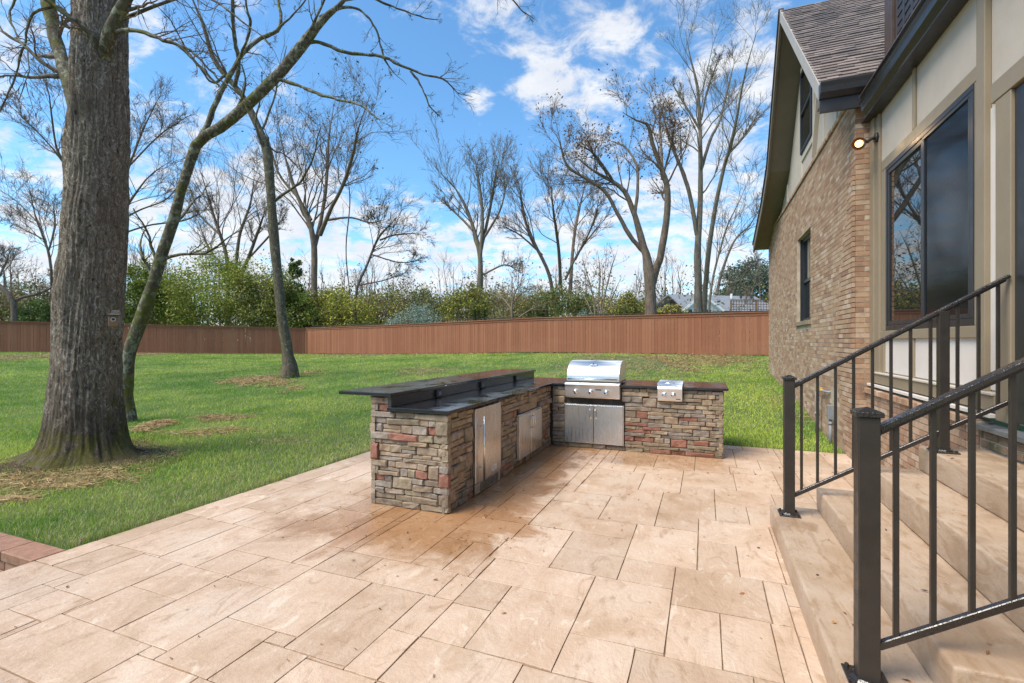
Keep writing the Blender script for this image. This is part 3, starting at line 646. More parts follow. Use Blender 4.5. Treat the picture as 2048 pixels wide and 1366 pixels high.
stone_wall((.23, FC, 0), (0, 1, 0), (1, 0, 0), .9, .905, [], [], 9)
stone_wall((-3.02, 7.95, 0), (0, -1, 0), (-1, 0, 0), 4.1, 1.045, [], [], 10)
# counters
ct = mbox(-2.80, FB + .035, FA - .035, FC + .3, .912, .945).build('counter', 'granite', isl, .004, 2)
mbox(FB + .0355, -1.935, FC - .035, 8.03, .912, .9448).build('counter', 'granite', isl, .004, 2)
mbox(-1.125, .29, FC - .035, 8.03, .912, .9448).build('counter', 'granite', isl, .004, 2)
mbox(-1.9345, -1.1255, FC + .62, 8.03, .912, .9448).build('counter', 'granite', isl, .004, 2)
mbox(-2.799, FB + .035, FC + .3005, 8.03, .912, .9446).build('counter', 'granite', isl, .004, 2)
bar = mbox(-3.36, -2.745, FA - .05, 8.0, 1.050, 1.082).build('bar_counter', 'granite', isl, .004, 2)
mbox(-2.80, -2.762, FA - .02, 7.96, .946, 1.0495).build('backsplash', 'granite_edge', isl, .002)
for yy in (4.69, 5.82, 7.08):
    ob = mbox(-2.762, -2.735, yy - .058, yy + .058, .952, 1.034).build('outlet', 'plastic_black', isl, .006, 2)
    mbox(-2.735, -2.731, yy - .026, yy + .026, .972, 1.014).build('outlet_cover', 'plastic_grey', ob, .002)
# access doors: frame, two leaves, handles
def pull(m, a, b_, out, r=.008):
    a = Vector(a); b_ = Vector(b_); out = Vector(out); d = (b_ - a)
    pts = [a, a + out * .7 + d * .02, a + out + d * .09, b_ + out - d * .09, b_ + out * .7 - d * .02, b_]
    m.tube(pts, r, 8); return m
def leaf_doors(axis_, p0, p1, z0, z1, face):
    mid = (p0 + p1) / 2
    def bx(a, b_, c, d, i, o_):
        return mbox(a, b_, face - o_, face - i, c, d) if axis_ == 'x' else mbox(face + i, face + o_, a, b_, c, d)
    fr = MB()
    for a, b_, c, d in ((p0, p1, z1 - .02, z1), (p0, p1, z0, z0 + .02), (p0, p0 + .02, z0 + .02, z1 - .02), (p1 - .02, p1, z0 + .02, z1 - .02)):
        q_ = bx(a, b_, c, d, -.05, .012); fr.add(q_.v, q_.f)
    fr.build('door_frame', 'steel', isl, .002)
    for a, b_, s_ in ((p0 + .012, mid - .003, 1), (mid + .003, p1 - .012, -1)):
        dr = bx(a, b_, z0 + .012, z1 - .012, .0125, .030).build('cabinet_door', 'steel', isl, .004, 2)
        hx = (b_ - .035) if s_ > 0 else (a + .035); zc = z1 - .14
        m = MB()
        if axis_ == 'x': pull(m, (hx, face - .03, zc - .075), (hx, face - .03, zc + .075), (0, -.04, 0))
        else: pull(m, (face + .03, hx, zc - .075), (face + .03, hx, zc + .075), (.04, 0, 0))
        m.build('handle', 'chrome', dr, smooth_=True)
leaf_doors('x', -1.955, -1.08, .072, .648, FC)
leaf_doors('y', 5.605, 6.515, .082, .648, FB)

# refrigerator
fr = thing('refrigerator', (FB - .25, 4.72, 0), 'stainless under-counter refrigerator with long bar handle built into the stone', 'refrigerator')
mbox(FB - .5, FB - .02, 4.385, 5.055, .012, .892).build('cabinet', 'steel_dark', fr, .003)
dr = mbox(FB - .019, FB + .022, 4.395, 5.045, .125, .885).build('door', 'steel', fr, .005, 2)
m = MB(); m.tube([(FB + .068, 4.50, .14), (FB + .068, 4.50, .80)], .011, 12)
for z_ in (.28, .70): m.tube([(FB + .02, 4.50, z_), (FB + .068, 4.50, z_)], .007, 8)
m.build('handle', 'chrome', dr, smooth_=True)
gr = mbox(FB - .019, FB + .012, 4.40, 5.04, .012, .115).build('kick_grille', 'steel', fr, .002)
for i in range(6): mbox(FB + .0125, FB + .0145, 4.52, 4.985, .024 + i * .0145, .031 + i * .0145).build('vent_slot', 'black', gr)
lb = mbox(FB + .0225, FB + .0245, 4.79, 4.915, .165, .225).build('rating_label', 'white_label', fr)
m = MB()
for i in range(4): m.box(FB + .0246, FB + .0250, 4.80, 4.90 - .02 * (i % 2), .175 + i * .011, .179 + i * .011)
m.build('print', 'plastic_grey', lb)

# grill
GX0, GX1, GF = -1.93, -1.13, 6.965
gl = thing('gas_grill', (-1.53, 7.3, .74), 'stainless built-in gas grill with rounded lid and three knobs', 'grill')
mbox(GX0 + .01, GX1 - .01, GF + .03, FC + .61, .74, .945).build('firebox', 'steel_dark', gl)
# control panel: slanted face with rolled top edge
m = MB(); sec = [(GF + .12, .742), (GF + .02, .742), (GF + .005, .762), (GF - .012, .905), (GF - .028, .935), (GF - .022, .957), (GF + .01, .966), (GF + .12, .966)]
m.prism([(GX0, a, b_) for a, b_ in sec], (GX1 - GX0, 0, 0)); pn = m.build('control_panel', 'steel_h', gl, .003, 2)
def knob(parent, x_, y_, z_, r, name='knob'):
    m = MB(); n = Vector((0, -1, .08)).normalized(); c = Vector((x_, y_, z_))
    m.tube([c, c + n * .008], [r * 1.25, r * 1.2], 20)
    kb = m.build('bezel', 'chrome', parent, smooth_=True)
    m = MB(); m.tube([c + n * .006, c + n * .02, c + n * .036, c + n * .042], [r * .92, r * .98, r * .82, r * .45], 20)
    kb = m.build(name, 'chrome', parent, smooth_=True)
for px in (1152, 1182, 1213):
    X_, z_ = onY(px, 786, GF); knob(gl, X_, GF - .006, .835, .031)
mbox(onY(1191, 780, GF)[0], onY(1203, 780, GF)[0], GF - .014, GF - .006, .862, .884).build('nameplate', 'steel_dark', gl, .002)
# lid: curved section, side cheeks, handle
arc = [(GF + .05, .985)]
for i in range(13):
    a = math.pi * (1.0 - i / 12 * .5); arc.append((GF + .05 + .34 + .34 * math.cos(a), 1.03 + .25 * math.sin(a)))
arc += [(GF + .62, 1.275), (GF + .66, 1.24), (GF + .66, .985)]
m = MB(); m.prism([(GX0 + .012, a, b_) for a, b_ in arc], (GX1 - GX0 - .024, 0, 0)); lid = m.build('lid', 'steel_h', gl, .004, 2)
mbox(GX0 + .006, GX1 - .006, GF + .04, GF + .665, .967, .984).build('lid_rim', 'steel_dark', gl)
m = MB(); m.tube([(GX0 + .045, GF + .002, 1.022), (GX1 - .045, GF + .002, 1.022)], .013, 14)
for x_ in (GX0 + .05, GX1 - .05): m.tube([(x_, GF + .002, 1.022), (x_, GF + .06, 1.03)], .009, 8)
m.build('handle', 'chrome', lid, smooth_=True)
# oval thermometer on the lid
m = MB(); th = math.pi * (1 - .27); cc = Vector(((GX0 + GX1) / 2 - .01, GF + .39 + .34 * math.cos(th), 1.03 + .25 * math.sin(th))); nn = Vector((0, math.cos(th) / .34, math.sin(th) / .25)).normalized(); uu = Vector((1, 0, 0)); ww = nn.cross(uu)
def disc(m, c, a, b_, h0, h1, n=28):
    pts = [c + uu * (a * math.cos(2 * math.pi * i / n)) + ww * (b_ * math.sin(2 * math.pi * i / n)) + nn * h0 for i in range(n)]
    m.prism(pts, nn * (h1 - h0))
disc(m, cc, .066, .030, -.012, .007); tg = m.build('thermometer', 'chrome', lid)
m = MB(); disc(m, cc, .052, .021, .0072, .009); m.build('dial', 'steel_h', tg)
m = MB(); m.box(cc.x - .003, cc.x + .003, cc.y - .004, cc.y + .004, cc.z - .004, cc.z + .03); m.build('pointer', 'black', tg)

# side burner
BX0, BX1 = -.612, -.288
sb = thing('side_burner', (-.45, 7.2, .74), 'small stainless side burner with two knobs set into the counter', 'side burner')
m = MB(); sec = [(GF + .12, .745), (GF + .025, .745), (GF + .012, .762), (GF - .002, .885), (GF - .012, .915), (GF, .95), (GF + .03, .962), (GF + .12, .962)]
m.prism([(BX0, a, b_) for a, b_ in sec], (BX1 - BX0, 0, 0)); m.build('control_panel', 'steel_h', sb, .003, 2)
mbox(BX0 + .005, BX1 - .005, GF + .12, FC + .55, .76, .955).build('burner_box', 'steel_dark', sb)
m = MB(); m.prism([(BX0 - .004, GF + .05, .964), (BX0 - .004, GF + .10, .995), (BX0 - .004, GF + .5, 1.004), (BX0 - .004, GF + .56, .985), (BX0 - .004, GF + .56, .964)], (BX1 - BX0 + .008, 0, 0)); ld = m.build('lid', 'steel_h', sb, .004, 2)
m = MB(); pull(m, (-.51, GF + .06, .985), (-.39, GF + .06, .985), (0, -.03, .01), .006); m.build('handle', 'chrome', ld, smooth_=True)
for px in (1329, 1347):
    X_, z_ = onY(px, 790, GF); knob(sb, X_, GF + .004, .838, .028)
mbox(-.37, -.31, GF + .008, GF + .014, .772, .786).build('nameplate', 'steel_dark', sb)

# ------------------------------------------------------------------ house
HX, SXW = 1.84, 2.05                      # brick face, stucco face
BY0, BY1 = 7.60, 16.9
hs = thing('brick_house', (4.0, 11, 0), 'tan brick and stucco house with steep gable, dark gutters and large window', 'house')
def wp_(px, py, X=SXW): return onX(px, py, X)
W0, W1, WZ0, WZ1 = 10.51, 11.95, 1.95, 3.74     # brick wall window opening
bw = MB()
for a, b_, c, d in ((BY0 + .008, W0, -.3, 4.80), (W1, BY1, -.3, 4.80), (W0, W1, -.3, WZ0), (W0, W1, WZ1, 4.80)): bw.box(HX + .0045, HX + .22, a, b_, c, d)
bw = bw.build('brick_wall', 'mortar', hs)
BL, BH, GJ = .203, .0672, .010
def brick_mesh(l, h, d):
    me = np_mesh('brick', mbox(-d, 0, -l / 2, l / 2, -h / 2, h / 2).v, mbox(0, 1, 0, 1, 0, 1).f, 'brick', attr=np.zeros(8)); return me
bm_full = brick_mesh(BL - GJ, BH - GJ, .03); bm_half = brick_mesh(BL / 2 - GJ, BH - GJ, .03)
cand = []
vents = [(15.75, 16.05, .62, .80), (12.2, 12.55, .68, .86), (8.52, 8.85, .62, .83)]
def blocked(y, z, l, h):
    if y + l / 2 > W0 and y - l / 2 < W1 and z + h / 2 > WZ0 - .075 and z - h / 2 < WZ1: return True
    for a, b_, c, d in vents:
        if y + l / 2 > a and y - l / 2 < b_ and z + h / 2 > c and z - h / 2 < d: return True
    return False
row = 0; z = -.2 + BH / 2
while z < 4.74:
    if z > -.1:
        y = BY0 + .0; k = 0
        if row % 2: cand.append((y + BL / 4, z, BL / 2)); y += BL / 2
        while y + BL < BY1 + .05:
            cand.append((y + BL / 2, z, BL)); y += BL
        if BY1 - y > .03: cand.append(((y + BY1) / 2, z, BY1 - y))
    row += 1; z += BH
out = []
for y, z, l in cand:
    if not blocked(y, z, l - GJ, BH - GJ): out.append((y, z, l))
    else:      # cut bricks at openings
        for a, b_ in ((y - l / 2, W0 if y < W1 - .4 else y - l / 2), (W1 if y > W0 + .4 else y + l / 2, y + l / 2)):
            if b_ - a > .03 and z < WZ1 + .03 and not blocked((a + b_) / 2, z, b_ - a - .012, BH - GJ): out.append(((a + b_) / 2, z, b_ - a))
out.sort(key=lambda b_: depth_of(HX, b_[0]) + abs(b_[1] - 1.6) * .4)
nind = 0; rest = []
for y, z, l in out:
    if nind < 190 and (abs(l - BL) < .001 or abs(l - BL / 2) < .001):
        o_ = bpy.data.objects.new('brick', bm_full if abs(l - BL) < .001 else bm_half)
        link(o_, bw, (HX + random.uniform(-.001, .001), y, z)); nind += 1
    else: rest.append((y, z, l))
def joined_boxes(name, boxes, mat, parent, kind='stuff'):
    vv, ff, at_ = [], [], []; f0 = np.array(mbox(0, 1, 0, 1, 0, 1).f)
    for i, bx in enumerate(boxes):
        vv.append(np.array(mbox(*bx).v)); ff.append(f0 + 8 * i); at_.append(np.full(8, random.random()))
    o_ = np_obj(name, np.concatenate(vv), np.concatenate(ff), mat, parent, attr=np.concatenate(at_)); o_['kind'] = kind; return o_
joined_boxes('bricks', [(HX + random.uniform(-.001, .001), HX + .03, y - l / 2 + GJ / 2, y + l / 2 - GJ / 2, z - (BH - GJ) / 2, z + (BH - GJ) / 2) for y, z, l in rest], 'brick', bw)
# brick return facing the camera, and rowlock ledge on top
ret = mbox(HX + .014, SXW + .02, BY0 + .004, BY0 + .2, -.2, 4.8).build('brick_return', 'mortar', hs)
bxs = []; z = -.2 + BH / 2; row = 0
while z < 4.76:
    for a, b_ in (((HX + .003, SXW - .008),) if row % 2 else ((HX + .003, HX + .098), (HX + .108, SXW - .008))): bxs.append((a, b_, BY0 - .002, BY0 + .02, z - .0286, z + .0286))
    z += BH; row += 1
bxs.sort(key=lambda q_: abs((q_[4]) - 1.9))
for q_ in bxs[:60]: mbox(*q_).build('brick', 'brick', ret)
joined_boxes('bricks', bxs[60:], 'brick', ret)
y = BY0 - .012; i = 0; led = mbox(HX + .01, HX + .2, BY0 + .01, BY1, 4.80, 4.835).build('ledge', 'mortar', hs)
rl = []
while y < BY1 - .05: rl.append((HX - .028, HX + .18, y + .004, y + .066, 4.815, 4.872)); y += .0705
joined_boxes('ledge_bricks', rl, 'brick', led)
# brick wall window
wn = mbox(HX + .10, HX + .16, W0 + .001, W0 + .075, WZ0 + .03, WZ1 - .001)
for q_ in ((HX + .10, HX + .16, W1 - .075, W1 - .001, WZ0 + .03, WZ1 - .001), (HX + .10, HX + .16, W0 + .075, W1 - .075, WZ1 - .075, WZ1 - .001), (HX + .10, HX + .16, W0 + .075, W1 - .075, WZ0 + .03, WZ0 + .10), (HX + .11, HX + .155, W0 + .075, W1 - .075, 2.80, 2.86)): wn.box(*q_)
wn = wn.build('window', 'frame_dark', hs, .003)
mbox(HX + .135, HX + .14, W0 + .07, W1 - .07, 2.86, WZ1 - .07).build('pane', 'glass', wn); mbox(HX + .145, HX + .15, W0 + .07, W1 - .07, WZ0 + .1, 2.80).build('pane', 'glass', wn)
for yy in (W0 + .45, W0 + .72, W0 + 1.0): mbox(HX + .128, HX + .139, yy - .012, yy + .012, 2.86, WZ1 - .075).build('muntin', 'frame_tan', wn)
m = MB(); m.box(HX + .06, HX + .10, W0 + .001, W0 + .03, WZ0 + .03, WZ1 - .001); m.box(HX + .06, HX + .10, W1 - .03, W1 - .001, WZ0 + .03, WZ1 - .001); m.build('brick_mould', 'frame_dark', wn)
mbox(HX - .045, HX + .10, W0 - .03, W1 + .03, WZ0 - .055, WZ0 + .029).build('window_sill', 'trim', hs, .006, 2)
for a, b_, c, d in vents:
    v_ = mbox(HX + .02, HX + .035, a + .005, b_ - .005, c + .005, d - .005).build('foundation_vent', 'black', hs)
    for j in range(5): mbox(HX + .012, HX + .02, a + .012, b_ - .012, c + .02 + j * (d - c - .03) / 5, c + .032 + j * (d - c - .03) / 5).build('vent_slat', 'frame_dark', v_)
# gable above the brick: stucco, timbers, window
RX = 1.435
RK = [(7.5, 4.99), (11.14, 8.3), (12.1, 7.2), (13.3, 5.86), (14.6, 5.28), (16.96 + .1, 4.62)]
GXF = HX + .05
gab = MB(); gab.prism([(GXF, BY0 + .15, 4.85)] + [(GXF, a, b_ - .24) for a, b_ in RK[:1] if 0] + [(GXF, BY0 + .15, 4.93), (GXF, 11.14, 8.06), (GXF, 12.1, 6.96), (GXF, 13.3, 5.62), (GXF, 14.6, 5.04), (GXF, 15.4, 4.85)], (.12, 0, 0)); gab = gab.build('gable_wall', 'stucco', hs)
gw0, gw1, gz0, gz1 = 10.50, 11.60, 5.45, 7.12
gw = MB()
for q_ in ((gw0, gw0 + .08, gz0, gz1), (gw1 - .08, gw1, gz0, gz1), (gw0 + .08, gw1 - .08, gz1 - .08, gz1), (gw0 + .08, gw1 - .08, gz0, gz0 + .08), (gw0 + .08, gw1 - .08, 6.22, 6.30)): gw.box(GXF - .05, GXF + .02, *q_)
gw = gw.build('gable_window', 'frame_dark', hs, .003)
mbox(GXF - .02, GXF - .012, gw0 + .07, gw1 - .07, gz0 + .07, gz1 - .07).build('pane', 'glass', gw)
for a, b_, c, d in ((gw0 - .13, gw0 - .01, 4.90, 7.30), (gw1 + .01, gw1 + .13, 4.90, 7.30), (gw0 - .01, gw1 + .01, gz0 - .14, gz0 - .01), (8.72, 8.84, 4.9, 5.78), (13.45, 13.57, 4.9, 5.4), (9.55, 9.67, 4.9, 6.5)):
    mbox(GXF - .025, GXF + .01, a, b_, c, d).build('timber', 'trim_light', hs, .004)
for a, b_ in (((10.33, 4.9), (9.7, 6.45)),):
    MB().beam((GXF - .012, a[0], a[1] + .05), (GXF - .012, b_[0], b_[1] - .15), .045, .12, (1, 0, 0)).build('brace', 'trim_light', hs, .004)
# roof of the gable: deck, soffit, rake boards, shingles
rf = MB(); XR1 = 3.6
top = [(a, b_) for a, b_ in RK]
for (a, b_), (c, d) in zip(top[:-1], top[1:]):
    rf.prism([(RX, a, b_ - .02), (RX, c, d - .02), (RX, c, d - .14), (RX, a, b_ - .14)], (6.5, 0, 0))
rf = rf.build('roof', 'shingle', hs)
sf = MB()
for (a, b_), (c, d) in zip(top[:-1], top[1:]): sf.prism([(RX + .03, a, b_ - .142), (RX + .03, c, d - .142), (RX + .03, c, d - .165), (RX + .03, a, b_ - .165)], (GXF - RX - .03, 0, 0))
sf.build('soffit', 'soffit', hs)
for (a, b_), (c, d) in zip(top[:-1], top[1:]):
    near = c < 11.2
    MB().prism([(RX - .022, a, b_ + .0), (RX - .022, c, d + .0), (RX - .022, c, d - .24), (RX - .022, a, b_ - .24)], (.045, 0, 0)).build('rake_board', 'fascia' if near else 'soffit', hs, .003)
    if not near: MB().prism([(RX - .05, a, b_ + .035), (RX - .05, c, d + .035), (RX - .05, c, d + .002), (RX - .05, a, b_ + .002)], (.1, 0, 0)).build('drip_edge', 'drip_edge', hs)
# shingles on the slope facing the patio
sl = np.array([RK[1][0] - RK[0][0], RK[1][1] - RK[0][1]]); SLn = np.linalg.norm(sl); sl = sl / SLn; nr = np.array([-sl[1], sl[0]])
EXPO = .125; shs = []; nrow = int(SLn / EXPO)
for i in range(nrow):
    s0 = i * EXPO; x_ = RX - .01 - random.uniform(0, .2)
    while x_ < 5.2:
        wd = random.choice([.14, .2, .26, .32]); shs.append((i, s0, x_, wd, random.choice([0, 0, .006]))); x_ += wd
def sh_pts(s0, x_, wd, th):
    s0 -= .012; x0, x1 = max(x_ + .003, RX - .012), x_ + wd - .002
    L_ = EXPO + .04
    def P_(s_, h): q_ = np.array(RK[0]) + sl * s_ + nr * h; return q_
    pts = []
    for s_, h in ((s0, .0), (s0, .024 + th), (s0 + L_, .004 + th), (s0 + L_, -.002)):
        q_ = P_(s_, h - .012); pts += [(x0, q_[0], q_[1]), (x1, q_[0], q_[1])]
    return pts
SF = [(0, 1, 3, 2), (2, 3, 5, 4), (4, 5, 7, 6), (6, 7, 1, 0), (0, 2, 4, 6), (1, 7, 5, 3)]
shs = [s_ for s_ in shs if s_[2] + s_[3] > RX + .02]
vis = sorted(shs, key=lambda s_: (s_[1] * .6 + max(0, s_[2] - 1.4) * 1.6))
for s_ in vis[:300]:
    m = MB(); m.add(sh_pts(*s_[1:]), SF); m.build('shingle', 'shingle', rf)
vv, ff, at_ = [], [], []
for i, s_ in enumerate(vis[300:]): vv += sh_pts(*s_[1:]); ff += [tuple(k2 + 8 * i for k2 in f) for f in SF]; at_ += [random.random()] * 8
o_ = np_obj('shingles', np.array(vv), np.array(ff), 'shingle', rf, attr=at_); o_['kind'] = 'stuff'
# gutter on the gable roof's eave (runs across), with end cap
m = MB(); sec = [(7.50, 4.77), (7.44, 4.77), (7.385, 4.83), (7.375, 4.90), (7.36, 4.95), (7.36, 4.965), (7.375, 4.968), (7.50, 4.968)]
m.prism([(RX - .03, a, b_) for a, b_ in sec], (1.35, 0, 0)); m.build('gutter', 'gutter', hs, .003)
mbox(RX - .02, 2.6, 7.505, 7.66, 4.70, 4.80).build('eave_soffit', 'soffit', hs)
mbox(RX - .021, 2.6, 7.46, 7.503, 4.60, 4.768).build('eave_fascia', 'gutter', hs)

# stucco wing (its wall faces the patio)
mbox(SXW, SXW + .2, -2.5, BY0 + .1, .985, 4.62).build('stucco_wall', 'stucco', hs)
def board(name, y0, y1, z0, z1, out=.03, mat='trim', bev=.004): return mbox(SXW - out, SXW - .0005, y0, y1, z0, z1).build(name, mat, hs, bev)
yA = wp_(1757, 300)[0]
board('corner_board', yA, BY0 - .004, 1.03, 4.44, .055)
yb = wp_(1763, 300)[0]
board('batten', yb - .012, yA - .002, 1.16, 4.44, .03)
wy1, wy0 = wp_(1778, 400)[0], wp_(1957, 400)[0]            # big window span
wz1, wz0 = 3.66, 1.70
c1 = wp_(1769, 400)[0]; c0 = wp_(1968, 400)[0]
board('window_casing', wy1 + .002, c1, 1.70, wz1 + .002, .028); board('window_casing', c0, wy0 - .002, 1.70, wz1 + .002, .028); board('head_casing', c0, c1, wz1 + .0025, wz1 + .125, .03)
board('sill_board', c0, c1, 1.60, 1.698, .04)
yt = wp_(1832, 250)[0]; board('batten', yt - .03, yt + .03, wz1 + .13, 4.44, .026)
v0, v1 = wp_(1984, 500)[0], wp_(1966, 500)[0]; board('vertical_board', v0, v1 - .004, 1.16, 4.44, .045)
d0, d1 = wp_(2040, 500)[0], wp_(2008, 500)[0]; board('door_casing', d0, d1, .985, 3.35, .05); board('door_head', d0 - 1.2, d1 + .05, 3.352, 3.50, .055)
mbox(SXW - .03, SXW - .003, d0 - 1.05, d0 - .003, 1.0, 3.34).build('door', 'frame_dark', hs, .004)
# panels below the window
ym = wp_(1830, 700)[0]
mbox(SXW - .012, SXW - .001, ym + .05, c1 - .08, 1.20, 1.60).build('panel', 'panel', hs); mbox(SXW - .012, SXW - .001, c0 + .02, ym - .05, 1.20, 1.60).build('panel', 'panel', hs)
mbox(SXW - .010, SXW - .001, v0 - .30, v0 - .003, 1.20, 3.36).build('panel', 'panel', hs)
board('stile', ym - .049, ym + .049, 1.17, 1.598, .03); board('stile', c1 - .08, c1, 1.17, 1.598, .032)
mbox(SXW - .055, SXW - .0005, d1 + .002, yA - .004, 1.045, 1.165).build('base_board', 'trim', hs, .004)
mbox(SXW - .07, SXW - .0005, d1 + .002, yA - .004, 1.1655, 1.185).build('base_cap', 'trim_light', hs, .003)
mbox(SXW - .085, SXW - .0005, d1 + .002, BY0 - .004, .998, 1.030).build('water_table', 'panel', hs, .003)
# big sliding window
bwn = thing_w = MB()
fz0, fz1 = wz0, wz1
ymid = wp_(1852, 400)[0]
for q_ in ((wy0, wy1, fz1 - .05, fz1), (wy0, wy1, fz0, fz0 + .06), (wy1 - .05, wy1, fz0 + .06, fz1 - .05), (wy0, wy0 + .05, fz0 + .06, fz1 - .05)): bwn.box(SXW - .035, SXW - .001, *q_)
bwn = bwn.build('sliding_window', 'frame_dark', hs, .004)
sa = MB()
for q_ in ((ymid, wy1 - .052, fz1 - .10, fz1 - .052), (ymid, wy1 - .052, fz0 + .062, fz0 + .11), (ymid, ymid + .045, fz0 + .11, fz1 - .10), (wy1 - .097, wy1 - .052, fz0 + .11, fz1 - .10)): sa.box(SXW - .028, SXW - .002, *q_)
sa = sa.build('sash', 'frame_dark', bwn, .003)
mbox(SXW - .014, SXW - .006, ymid + .046, wy1 - .098, fz0 + .111, fz1 - .101).build('pane', 'glass', bwn)
sa = MB()
for q_ in ((wy0 + .052, ymid - .002, fz1 - .085, fz1 - .052), (wy0 + .052, ymid - .002, fz0 + .062, fz0 + .10), (ymid - .045, ymid - .002, fz0 + .10, fz1 - .085), (wy0 + .052, wy0 + .085, fz0 + .10, fz1 - .085)): sa.box(SXW - .034, SXW - .004, *q_)
sa.build('screen_frame', 'frame_dark', bwn, .003)
mbox(SXW - .02, SXW - .012, wy0 + .086, ymid - .046, fz0 + .101, fz1 - .086).build('insect_screen', 'screen_glass', bwn)
# gutter, soffit and roof edge over the stucco wall
GE = BY0 - .22
m = MB(); sec = [(1.985, 4.445), (1.90, 4.445), (1.852, 4.50), (1.846, 4.565), (1.828, 4.60), (1.828, 4.618), (1.985, 4.618)]
m.prism([(a, -2.5, b_) for a, b_ in sec], (0, GE + 2.5, 0)); gt = m.build('gutter', 'gutter', hs, .003)
mbox(1.822, 1.834, -2.5, GE, 4.612, 4.630).build('gutter_lip', 'steel_dark', gt)
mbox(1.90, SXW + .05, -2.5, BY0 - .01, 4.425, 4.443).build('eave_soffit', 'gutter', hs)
MB().prism([(1.80, -2.5, 4.632), (1.80, -2.5, 4.650), (2.6, -2.5, 5.10), (2.6, -2.5, 5.06)], (0, GE + 2.4, 0)).build('roof_edge', 'drip_edge', hs)
# dark upper wall and louvred shutter above
mbox(2.33, 2.6, 1.0, 8.06, 4.9, 9.0).build('upper_wall', 'drip_edge', hs)
mbox(2.29, 2.329, 7.80, 8.07, 4.9, 9.0).build('corner_board', 'drip_edge', hs, .004)
shu = mbox(2.30, 2.329, 5.7, 7.62, 5.3, 8.8).build('shutter', 'louvre', hs)
for a in range(7):
    mbox(2.285, 2.2995, 5.78 + a * .26, 5.84 + a * .26, 5.35, 8.75).build('shutter_stile', 'louvre', shu)
for z_ in np.arange(5.4, 8.7, .11): mbox(2.290, 2.2995, 5.85, 7.6, float(z_), float(z_) + .06).build('louvre_slat', 'louvre', shu)
# plinth with rowlock cap, mossy riser and bluestone threshold
PXF = 1.962
pl = mbox(PXF + .01, SXW + .1, 4.72, BY0 - .002, -.2, .905).build('plinth', 'mortar', hs)
z = -.1; row = 0; nb = 0; pb = []
while z < .87:
    y = 4.80 - (row % 2) * .1
    while y < BY0 - .02:
        a, b_ = max(4.80, y) + .005, min(y + BL, BY0 - .006) - .005
        if b_ - a > .03: pb.append((PXF + random.uniform(-.002, .002), PXF + .03, a, b_, z + .005, z + BH - .005))
        y += BL
    z += BH; row += 1
for q_ in pb: mbox(*q_).build('brick', 'brick', pl)
y = 4.80
while y < BY0 - .07: mbox(PXF - .035, SXW - .02, y + .004, y + .066, .862 + .045, .968 + random.uniform(-.003, .003)).build('rowlock_brick', 'brick', pl, .003); y += .0715
mbox(PXF - .02, SXW - .001, 4.80, BY0 - .01, .905, .958).build('rowlock_bed', 'mortar', pl)
rs = mbox(PXF + .012, SXW + .6, 1.0, 4.79, .5, .90).build('riser', 'mortar', hs)
for r_ in range(2):
    y = 1.6 - r_ * .1
    while y < 4.78:
        mbox(PXF + random.uniform(-.004, .004), PXF + .04, y + .006, min(y + BL, 4.785) - .006, .765 + r_ * .068, .765 + r_ * .068 + .056).build('brick', 'mossy_brick', rs, .006); y += BL
mbox(PXF - .04, SXW - .001, 1.4, 4.785, .904, .945).build('threshold_slab', 'bluestone', hs, .006, 2)
# utilities on the brick wall
ut = thing('gas_pipe', (1.74, 9.0, .1), 'grey gas pipe with yellow valve coming out of the lawn by the brick wall', 'pipe')
ga = onX(1634, 850, 1.76); g0 = tz(1.76, ga[0])
m = MB(); zt = .76; m.tube([(1.76, ga[0], g0 - .1), (1.76, ga[0], zt - .03), (1.76, ga[0] - .02, zt), (1.80, ga[0] - .52, zt + .01), (1.85, ga[0] - .56, zt + .01)], [.03, .03, .022, .018, .018], 12); m.build('pipe', 'pvc_grey', ut, smooth_=True)
m = MB(); m.tube([(1.76, ga[0], g0 + .28), (1.76, ga[0], g0 + .34)], .037, 12); m.build('collar', 'pvc_grey', ut, smooth_=True)
m = MB(); m.tube([(1.775, ga[0] - .16, zt + .005), (1.785, ga[0] - .3, zt + .008)], .024, 10); m.tube([(1.78, ga[0] - .22, zt + .02), (1.78, ga[0] - .22, zt + .05)], .022, 10); m.build('valve', 'pipe_yellow', ut, smooth_=True)
cb = thing('conduit_box', (1.78, 8.6, .05), 'small grey electrical box on a conduit beside the foundation vent', 'conduit')
ca = onX(1661, 830, 1.78); c0_ = tz(1.78, ca[0])
m = MB(); m.tube([(1.78, ca[0], c0_ - .1), (1.78, ca[0], .40)], .024, 12); m.tube([(1.78, ca[0], .30), (1.78, ca[0], .34)], .03, 12); m.build('conduit', 'pvc_grey', cb, smooth_=True)
mbox(1.74, 1.838, ca[0] - .045, ca[0] + .045, .38, .60).build('box', 'pvc_grey', cb, .006)
# flood lamp, lit
lp = thing('flood_lamp', (2.0, 7.2, 4.1), 'lit round flood lamp on the corner board under the gutter', 'lamp')
ly, lz = onX(1755, 275, SXW - .03); bs = Vector((SXW - .032, ly, lz))
m = MB(); m.tube([bs + Vector((-.004, 0, 0)), bs + Vector((-.03, 0, 0))], [.06, .055], 20); m.build('mounting_plate', 'gutter', lp, smooth_=True)
hd = V(1719, 287, depth_of(1.80, 7.25)); hd = Vector(hd)
m = MB(); m.tube([bs + Vector((-.03, 0, 0)), bs.lerp(hd, .35) + Vector((0, 0, .01)), bs.lerp(hd, .62)], [.018, .022, .03], 10); m.build('arm', 'drip_edge', lp, smooth_=True)
aim = (Vector((.25, -.3, CAMH + 1.1)) - hd).normalized(); aim = (aim * .55 + Vector((-.45, -.35, -.30))).normalized()
m = MB(); m.tube([hd - aim * .10, hd - aim * .06, hd, hd + aim * .045], [.028, .055, .072, .076], 24, False); m.build('shade', 'drip_edge', lp, smooth_=True)
